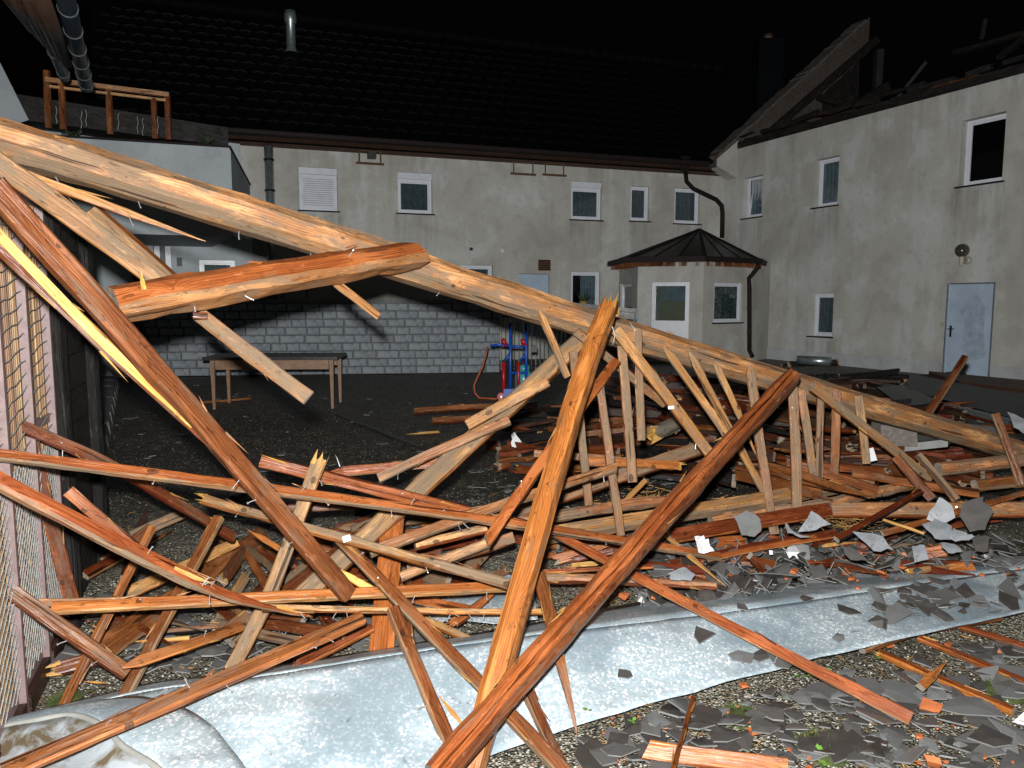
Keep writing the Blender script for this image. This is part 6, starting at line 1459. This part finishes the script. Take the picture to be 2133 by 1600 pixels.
def sheet_z(x, y):
    return None
def slates():
    rr = random.Random(77)
    regs = [  # px box, count, tilt, lift, label, group
        ((1200, 1340, 2133, 1600), 175, 0.17, 0.03, 'broken grey slate on the foreground gravel', 'slates on the foreground gravel', lambda x, y: y > 1450 - (x - 1440) * 0.235 + 25 if x > 1440 else y > 1440 + (1440 - x) * 0.30 + 30),
        ((1330, 1120, 2133, 1265), 420, 0.5, 0.12, 'broken slate heaped behind the zinc sheet', 'slates heaped behind the zinc sheet', lambda x, y: y < 1262 - (x - 1500) * 0.12 - 18),
        ((420, 960, 1420, 1200), 240, 0.16, 0.02, 'broken slate scattered on the gravel under the tangle', 'slates scattered under the tangle', lambda x, y: True),
        ((150, 1240, 900, 1400), 120, 0.15, 0.02, 'broken slate on the ground behind the left part of the zinc sheet', 'slates behind the left part of the zinc sheet', lambda x, y: y < 1420 - (x - 330) * 0.16 - 12),
        ((1280, 820, 2060, 1000), 420, 0.4, 0.12, 'broken slate in the dark heap behind the longest beam', 'slates in the dark heap', lambda x, y: True),
        ((230, 790, 1000, 960), 40, 0.05, 0.0, 'loose slate lying on the open yard floor', 'slates on the yard floor', lambda x, y: True)]
    allp = []
    for (bx, cnt, tilt, lift, label, grp, ok) in regs:
        c = 0; tries = 0
        while c < cnt and tries < cnt * 8:
            tries += 1; x, y = rr.uniform(bx[0], bx[2]), rr.uniform(bx[1], bx[3])
            if not ok(x, y): continue
            z = 0.006 + rr.random() * lift + 0.006 * (c % 5); p = at(x, y, z); big = rr.uniform(0.35, 1.1) * (1.55 if rr.random() < 0.3 else 1.0)
            rot = Matrix.Rotation(rr.gauss(0, tilt), 4, 'X') @ Matrix.Rotation(rr.gauss(0, tilt), 4, 'Y') @ Matrix.Rotation(rr.uniform(0, 6.28), 4, 'Z')
            m = Matrix.Translation(p) @ rot @ Matrix.Diagonal((big, big, 1, 1)); allp.append((big / p.y, m, rr.choice(SH), label, grp)); c += 1
    allp.sort(key=lambda q: -q[0])
    seen = {}
    rest = MB()
    for i, (sz, m, sh, label, grp) in enumerate(allp):
        if i < 300:
            x = proj(m.translation)[0]
            if grp == 'slates on the foreground gravel': label += ' ' + ('left of the thin stick' if x < 1400 else 'by the wide wet plank' if x < 1640 else 'along the light orange lath' if x < 1880 else 'by the dark red battens')
            elif grp == 'slates heaped behind the zinc sheet': label += ' ' + ('left of the pale picket foot' if x < 1600 else 'before the triangular slate' if x < 1850 else 'before the largest pale slate')
            tag(link_inst('slate_shard', sh[0], m), label, 'slate', grp)
        else:
            rest.add([m @ Vector(v) for v in sh[1]], sh[2]); rest.m[-len(sh[2]):] = sh[3]
    tag(rest.obj('slate_litter', [M['slate'], M['slate_edge']], None), 'litter of small slate fragments over the yard', None, None, 'stuff')
    # slates lying on the zinc sheet
    on = [(1478, 1333, .9, 0.135), (1540, 1372, .8, .12), (1595, 1370, .9, .12), (1618, 1385, 1.0, .115), (1778, 1278, .7, .14), (1745, 1335, .5, .125), (1298, 1407, .5, .125), (1688, 1235, .6, .13), (1540, 1222, .5, .08)]
    for x, y, s, z in on:
        m = Matrix.Translation(on_sheet(x, y) + Vector((0, 0, 0.012))) @ Matrix.Rotation(0.25 + rr.gauss(0, .05), 4, 'X') @ Matrix.Rotation(rr.uniform(0, 6.28), 4, 'Z') @ Matrix.Diagonal((s, s, 1, 1))
        tag(link_inst('slate_shard', rr.choice(SH)[0], m), 'single slate chip lying on the clean middle of the zinc sheet', 'slate', 'slates on the zinc sheet')
    for i in range(46):
        x = rr.uniform(1820, 2130); y = 1262 - (x - 1840) * 0.145 - 4 + rr.uniform(-25, 55)
        z = 0.135 + rr.random() * 0.03
        m = Matrix.Translation(on_sheet(x, y) + Vector((0, 0, 0.012 + 0.03 * rr.random()))) @ Matrix.Rotation(0.2 + rr.gauss(0, .3), 4, 'X') @ Matrix.Rotation(rr.gauss(0, .2), 4, 'Y') @ Matrix.Rotation(rr.uniform(0, 6.28), 4, 'Z') @ Matrix.Scale(rr.uniform(.4, 1.1), 4)
        tag(link_inst('slate_shard', rr.choice(SH)[0], m), 'broken slate strewn on the right end of the zinc sheet', 'slate', 'slates strewn on the zinc right end')
    # standing pale slates traced one by one: (px outline, distance near / far)
    st = [([(1528, 1075), (1555, 1063), (1584, 1082), (1586, 1105), (1572, 1118), (1545, 1115)], 4.05, 'pale round edged slate standing against the dark red board'),
          ([(1690, 1064), (1731, 1092), (1700, 1104), (1662, 1108)], 4.1, 'pale triangular slate propped right of the pale picket'),
          ([(1636, 1088), (1652, 1106), (1660, 1112), (1692, 1117), (1668, 1120), (1640, 1110)], 4.0, 'folded looking pale slate below the triangular slate'),
          ([(1956, 1036), (1982, 1052), (1990, 1078), (1960, 1092), (1930, 1082)], 4.06, 'largest pale slate standing under the long thin lath'),
          ([(1920, 1092), (1948, 1080), (1982, 1096), (1980, 1124), (1948, 1122)], 3.98, 'creased pale slate at the foot of the largest one'),
          ([(1986, 1100), (2014, 1110), (2030, 1118), (1990, 1128), (1976, 1122)], 3.94, 'low pale slate flap right of the creased slate'),
          ([(2006, 1048), (2048, 1034), (2070, 1066), (2052, 1104), (2020, 1108), (1998, 1074)], 4.15, 'mossy dark slate standing beside the largest pale slate'),
          ([(1775, 1107), (1838, 1117), (1862, 1146), (1820, 1148)], 3.9, 'pale slate flap pointing left before the largest pale slate'),
          ([(1744, 1130), (1790, 1150), (1808, 1168), (1772, 1166)], 3.75, 'leaning dark slate flap in the middle of the heap'),
          ([(1446, 1117), (1466, 1115), (1478, 1135), (1488, 1148), (1455, 1152)], 3.95, 'grey slate standing over the end of the dark red batten'),
          ([(1390, 1195), (1425, 1181), (1448, 1196), (1440, 1210), (1398, 1208)], 3.55, 'pale slate standing behind the barky pole'),
          ([(2098, 858), (2140, 876), (2140, 905), (2112, 890)], 5.0, 'pale slate corner at the right edge above the short batten'),
          ([(1900, 1138), (1925, 1135), (1935, 1165), (1905, 1172)], 3.8, 'curved grey slate standing in the slate heap'),
          ([(2025, 1115), (2062, 1118), (2058, 1148), (2032, 1148)], 3.95, 'black mossy slate below the mossy dark slate'),
          ([(1960, 1130), (1990, 1134), (2004, 1150), (1975, 1152)], 3.85, 'small pale slate leaning at the foot of the largest one'),
          ([(2100, 1508), (2140, 1478), (2150, 1560), (2120, 1560)], 2.75, 'brownish slate slab cut by the right edge'),
          ([(2030, 1398), (2082, 1386), (2070, 1415), (2050, 1420)], 3.05, 'pale slate tipped up over the dark red battens'),
          ([(1064, 906), (1074, 902), (1080, 912), (1090, 930), (1066, 930)], 7.2, 'white crumpled scrap lying behind the split top rafter')]
    for pts, d, label in st:
        ps_ = []
        for a_, b_ in zip(pts, pts[1:] + pts[:1]):
            ps_.append(a_)
            for f in (.33, .66): ps_.append((a_[0] + (b_[0] - a_[0]) * f + rr.gauss(0, 1.6), a_[1] + (b_[1] - a_[1]) * f + rr.gauss(0, 1.6)))
        pts = ps_
        n = len(pts); cx = sum(p[0] for p in pts) / n; yb = max(p[1] for p in pts); yt = min(p[1] for p in pts)
        o_ = at(cx, yb, d); nrm = (EYE - o_).normalized(); nrm = (nrm + Vector((rr.uniform(-.35, .35), 0, rr.uniform(0.0, .45)))).normalized()
        f_ = [EYE + ray(x, y) * ((o_ - EYE).dot(nrm) / ray(x, y).dot(nrm)) for x, y in pts]; c = sum(f_, Vector()) / n
        b_ = [p - nrm * 0.006 for p in f_]
        k = MB(); k.add(f_ + b_, [tuple(range(n))] + [(i, n + i, n + (i + 1) % n, (i + 1) % n) for i in range(n)] + [tuple(n + i for i in range(n))[::-1]])
        o = k.obj('standing_slate' if 'scrap' not in label else 'crumpled_scrap', M['paper'] if 'scrap' in label else M['slate'] if ('dark' in label or 'black' in label or 'brownish' in label) else M['pale_slate'], None, False, base=c); tag(o, label, 'slate' if 'scrap' not in label else 'scrap')
slates()

# ---------------------------------------------------------------- small litter
def litter():
    rr = random.Random(55)
    me = []
    for s in range(8):
        q = random.Random(s); k = MB(); a = 0.018
        k.hexa([Vector((dx * a * q.uniform(.6, 1.6), dy * a * q.uniform(.5, 1.2), dz * a * q.uniform(.3, .6))) for dx, dy, dz in ((-1, -1, -1), (1, -1, -1), (1, 1, -1), (-1, 1, -1), (-1, -1, 1), (1, -1, 1), (1, 1, 1), (-1, 1, 1))])
        m = bpy.data.meshes.new('tile_chip'); m.from_pydata([tuple(v) for v in k.v], [], k.f); m.materials.append(M['terracotta']); me.append(m)
    ex = [(1940, 1474, 2.4), (1945, 1588, 2.0), (1760, 1192, 1.8), (1838, 1197, 2.0), (1775, 1205, 1.4), (1788, 1226, 1.2), (1880, 1182, 1.3), (1656, 1190, 1.6), (1550, 1428, 1.3), (1572, 1523, 1.5), (1512, 1480, 1.1), (1915, 1534, 1.0), (2004, 1415, 1.5), (1976, 1343, 1.3), (2090, 1358, 1.3), (1300, 1240, 1.8), (1360, 1245, 1.0), (1845, 1340, 2.2), (1790, 1150, 1.4), (2105, 1530, .9)]
    pts = [(x, y, s) for x, y, s in ex] + [(rr.uniform(1200, 2130), rr.uniform(1440, 1598), rr.uniform(.15, .6)) for _ in range(110)] + [(rr.uniform(1450, 2130), rr.uniform(1130, 1215), rr.uniform(.2, .9)) for _ in range(50)] + [(rr.uniform(180, 900), rr.uniform(1240, 1390), rr.uniform(.3, .6)) for _ in range(16)]
    for x, y, s in pts:
        z = 0.02 if y > 1300 else 0.11
        m = Matrix.Translation(at(x, y, z + 0.01 * s)) @ Matrix.Rotation(rr.uniform(0, 6.28), 4, 'Z') @ Matrix.Rotation(rr.gauss(0, .4), 4, 'X') @ Matrix.Scale(s * 0.62, 4)
        back = y < 1300
        tag(link_inst('tile_chip', rr.choice(me), m), 'orange clay tile chip among the slates behind the zinc sheet' if back else ('orange clay tile chip on the right foreground gravel' if x > 1000 else 'orange clay chip on the ground in the left tangle'), 'tile chip', 'clay chips behind the zinc' if back else ('clay chips in the foreground' if x > 1000 else 'clay chips at left'))
    # yellow splinters and straw strewn through the heap
    k = MB()
    def sp(x, y, z, L, w):
        c = at(x, y, z); a = rr.uniform(0, 3.14); d = Vector((math.cos(a), math.sin(a), rr.uniform(-.25, .35))) * L; k.bar(c - d / 2, c + d / 2, w, w * .5)
    for _ in range(260): sp(rr.uniform(150, 2100), rr.uniform(960, 1400), rr.uniform(.015, .05), rr.uniform(.02, .09), rr.uniform(.002, .007))
    for _ in range(90): sp(rr.gauss(1760, 45), rr.gauss(1082, 10), rr.uniform(.2, .32), rr.uniform(.03, .12), rr.uniform(.002, .006))
    for _ in range(60): sp(rr.gauss(1350, 40), rr.gauss(1040, 14), rr.uniform(.1, .2), rr.uniform(.05, .16), rr.uniform(.003, .007))
    for _ in range(120): sp(rr.uniform(1200, 2130), rr.uniform(1440, 1600), .02, rr.uniform(.01, .05), rr.uniform(.0015, .004))
    tag(k.obj('splinter_litter', W['yellow'], None), 'yellow wood splinters strewn through the debris', None, None, 'stuff')
    # grit: pale pebbles embedded in the ground
    k = MB()
    for _ in range(9000):
        x, y = rr.uniform(100, 2133), 800 + 800 * rr.random(); p = at(x, y, 0.0); s = rr.uniform(.0025, .0065)
        q = [Vector((rr.uniform(.7, 1.3) * dx * s, rr.uniform(.7, 1.3) * dy * s, dz * s)) + p for dx, dy, dz in ((1, 0, 0), (0, 1, 0), (-1, 0, 0), (0, -1, 0), (0, 0, .9))]
        k.add(q, [(0, 1, 4), (1, 2, 4), (2, 3, 4), (3, 0, 4)])
    tag(k.obj('grit', M['pebble'], None), 'pale grit on the wet ground', None, None, 'stuff')
    # moss cushions
    for i, (x, y, s, lab) in enumerate(((1540, 1495, .075, 'green moss cushion among slates left of the wide wet plank end'), (1715, 1560, .10, 'round moss cushion on gravel near the bottom edge'), (2095, 1440, .09, 'moss cushion by the nearest dark red batten at right'), (135, 1462, .06, 'small moss patch beside the cage foot'))):
        c = at(x, y, 0.0); t = thing('moss_cushion', lab, 'moss', c); q = random.Random(i); k = MB()
        for _ in range(520):
            d = Vector((q.gauss(0, 1), q.gauss(0, 1), abs(q.gauss(0, .5)))).normalized(); p = c + Vector((d.x * s, d.y * s, d.z * s * .45)) * q.uniform(.55, 1); e = p + (d + Vector((q.gauss(0, .4), q.gauss(0, .4), .5))) * .016; w = Vector((q.gauss(0, 1), q.gauss(0, 1), 0)).normalized() * .0025
            k.add([p - w, p + w, e], [(0, 1, 2)])
        tag(k.obj('fronds', M['moss'], t), kind='stuff')
        k = MB(); k.lathe(c - Vector((0, 0, .01)), [(s * .95, 0), (s * .75, s * .28), (s * .3, s * .4), (0, s * .42)], 10); k.obj('clod', M['moss'], t, True)
    # bright leaves
    for i, (x, y, z) in enumerate(((1225, 1478, .08), (1318, 1502, .015), (1655, 1408, .02), (1728, 1398, .02), (1835, 1372, .03), (192, 1440, .02), (1680, 1408, .02), (1720, 1590, .02), (1705, 1562, .06), (1222, 1572, .02))):
        c = at(x, y, z + .008); t = MB(); q = random.Random(i)
        for _ in range(3):
            a = q.uniform(0, 6.28); d = Vector((math.cos(a), math.sin(a), q.uniform(0, .5))) * .018; w = Vector((-d.y, d.x, 0)) * .45; t.add([c, c + d * .6 + w, c + d * 1.2, c + d * .6 - w], [(0, 1, 2, 3)])
        tag(t.obj('green_leaf', M['leaf'], None, base=c), 'tiny bright green leaf sprig in the foreground', 'leaf', 'green sprigs in the foreground')
    # paper tags, brackets, twine
    def quad(name, x, y, d, w, h, lab, cat, rot=0.2):
        c = at(x, y, d); ux = Vector((math.cos(rot), 0.1, math.sin(rot))).normalized(); n = (EYE - c).normalized(); uy = n.cross(ux).normalized(); k = MB()
        k.hexa([c + ux * a * w / 2 + uy * b * h / 2 + n * e for e in (0, .004) for a, b in ((-1, -1), (1, -1), (1, 1), (-1, 1))]); tag(k.obj(name, M['paper'], None, base=c), lab, cat)
    quad('paper_tag', 722, 1122, 3.18, .034, .026, 'white tag stuck on the notched grey batten', 'tag', .3)
    quad('metal_bracket', 1398, 849, 4.24, .034, .018, 'small zinc bracket on the straw coloured lath', 'bracket', .1)
    quad('paper_tag', 1606, 1151, 3.95, .018, .022, 'small white tag on the dark red batten before the slates', 'tag', .05)
    quad('plastic_scrap', 1816, 947, 5.2, .05, .09, 'white plastic scrap beside the rightmost upright lath', 'scrap', .2)
    def wire(pts, lab, r=.0016):
        Q = [at(*p) for p in pts]; k = MB(); k.tube(Q, r, 5); tag(k.obj('twine', M['paper'], None, True, base=Q[-1]), lab, 'twine')
    wire([(1243, 655, 3.78), (1262, 668, 3.74), (1276, 682, 3.75), (1281, 700, 3.78), (1276, 718, 3.8)], 'white twine looped round the split top rafter')
    wire([(1312, 672, 4.3), (1320, 684, 4.28), (1324, 690, 4.27)], 'short white thread on the longest beam')
    wire([(1205, 735, 4.2), (1214, 722, 4.15), (1210, 740, 4.1), (1222, 728, 4.12), (1216, 736, 4.1)], 'tangled white thread left of the split top rafter')
    wire([(697, 945, 3.8), (703, 957, 3.75), (708, 972, 3.72)], 'bent white wire standing by the crooked grey stake', .0022)
    # dark sheets, insulation and rolled metal by the right wall
    def slab(name, pts, mat, lab, cat, th=.03):
        Q = [at(*p) for p in pts]; c = sum(Q, Vector()) / len(Q); k = MB(); n = len(Q); D = [q - Vector((0, 0, th)) for q in Q]
        k.add(Q + D, [tuple(range(n)), tuple(n + i for i in range(n))[::-1]] + [(i, n + i, n + (i + 1) % n, (i + 1) % n) for i in range(n)]); o = k.obj(name, mat, None, False, base=c); tag(o, lab, cat); return o
    slab('sheet_metal', [(1895, 778, 12.0), (2150, 828, 9.6), (2150, 882, 8.6), (1890, 812, 11.0)], M['darkmetal'], 'large dark blue sheet panel lying before the pale blue door', 'metal panel')
    slab('metal_strip', [(1880, 818, 10.8), (2150, 882, 8.5), (2150, 890, 8.4), (1880, 826, 10.7)], M['zinc_pipe'], 'shiny metal strip along the dark blue panel edge', 'metal strip')
    slab('sheet_metal', [(1825, 806, 11.5), (1885, 803, 11.5), (1960, 838, 9.5), (1880, 846, 9.5)], M['darkmetal'], 'small grey sheet left of the dark blue panel', 'metal panel')
    slab('roof_board', [(1935, 773, 13.0), (2150, 793, 11.5), (2150, 815, 11.0), (2000, 795, 12.0)], W['trim'], 'brown board lying along the foot of the wall behind the blue panel', 'board', .05)
    for i, (x, y, w) in enumerate(((1600, 742, 70), (1640, 752, 60), (1690, 758, 80), (1720, 770, 90))):
        c = at(x, y + 14, 14.6 - i * .5); k = MB(); nu, nv = 14, 9; L = w / FPX * c.y * 1.15; q = random.Random(60 + i); sd = q.uniform(0, 50)
        vv = []
        for a in range(nu + 1):
            for b in range(nv + 1):
                fx, fy = a / nu - .5, b / nv - .5; ed = (1 - (2 * abs(fx)) ** 3) * (1 - (2 * abs(fy)) ** 3)
                h = .05 + ed * (.16 + .22 * mnoise.noise(Vector((fx * 4 + sd, fy * 4, 1))) + .10 * mnoise.noise(Vector((fx * 11, fy * 11 + sd, 2))))
                vv.append(Vector((c.x + fx * L * (1 + .2 * mnoise.noise(Vector((fy * 5, sd, 0)))), c.y + fy * 1.1 * (1 + .3 * mnoise.noise(Vector((fx * 5, sd, 3)))), max(.01, h))))
        k.add(vv, [(a * (nv + 1) + b, (a + 1) * (nv + 1) + b, (a + 1) * (nv + 1) + b + 1, a * (nv + 1) + b + 1) for a in range(nu) for b in range(nv)])
        tag(k.obj('roofing_felt', M['black'], None, base=(c.x, c.y, 0)), ['crumpled black roofing felt nearest the porch downpipe', 'crumpled black felt second from the porch downpipe', 'crumpled black felt under the rolled metal', 'black felt scrap at the front of the wall rubble'][i], 'roofing felt')
    k = MB(); k.tube([at(1662, 750, 14.6), at(1730, 753, 14.2)], .085, 12); tag(k.obj('rolled_metal', M['zinc_pipe'], None, True, base=at(1700, 755, 14.4)), 'pale rolled metal lying at the wall foot', 'metal roll')
    rr2 = random.Random(8); c = at(1862, 900, 6.0); k = MB()
    k.hexa([c + Vector((dx * .13, dy * .09, dz * .085)) + Vector((rr2.uniform(-1, 1), rr2.uniform(-1, 1), rr2.uniform(-1, 1))) * .02 for dx, dy, dz in ((-1, -1, -1), (1, -1, -1), (1, 1, -1), (-1, 1, -1), (-1, -1, 1), (1, -1, 1), (1, 1, 1), (-1, 1, 1))]); o = k.obj('insulation_block', M['insul'], None, base=c); tag(o, 'brown grey mineral wool block under the longest beam', 'insulation')
    o = slab('wall_panel', [(1885, 925, 6.0), (1975, 915, 5.9), (1985, 905, 6.3), (1900, 905, 6.5)], M['panelgrey'], 'pale ribbed panel beside the mineral wool block', 'panel', .06)
    slab('wall_panel', [(1990, 880, 7.2), (2080, 890, 6.8), (2075, 905, 6.6), (1985, 896, 7.0)], M['panelgrey'], 'pale ribbed panel behind the tail of the longest beam', 'panel', .05)
    # small manhole / pipe cover on the floor
    slab('concrete_patch', [(820, 1270, .04), (905, 1345, .04), (760, 1352, .04), (690, 1310, .04)], M['stonegrey'], 'pale broken concrete patch behind the zinc sheet', 'concrete', .03)
litter()
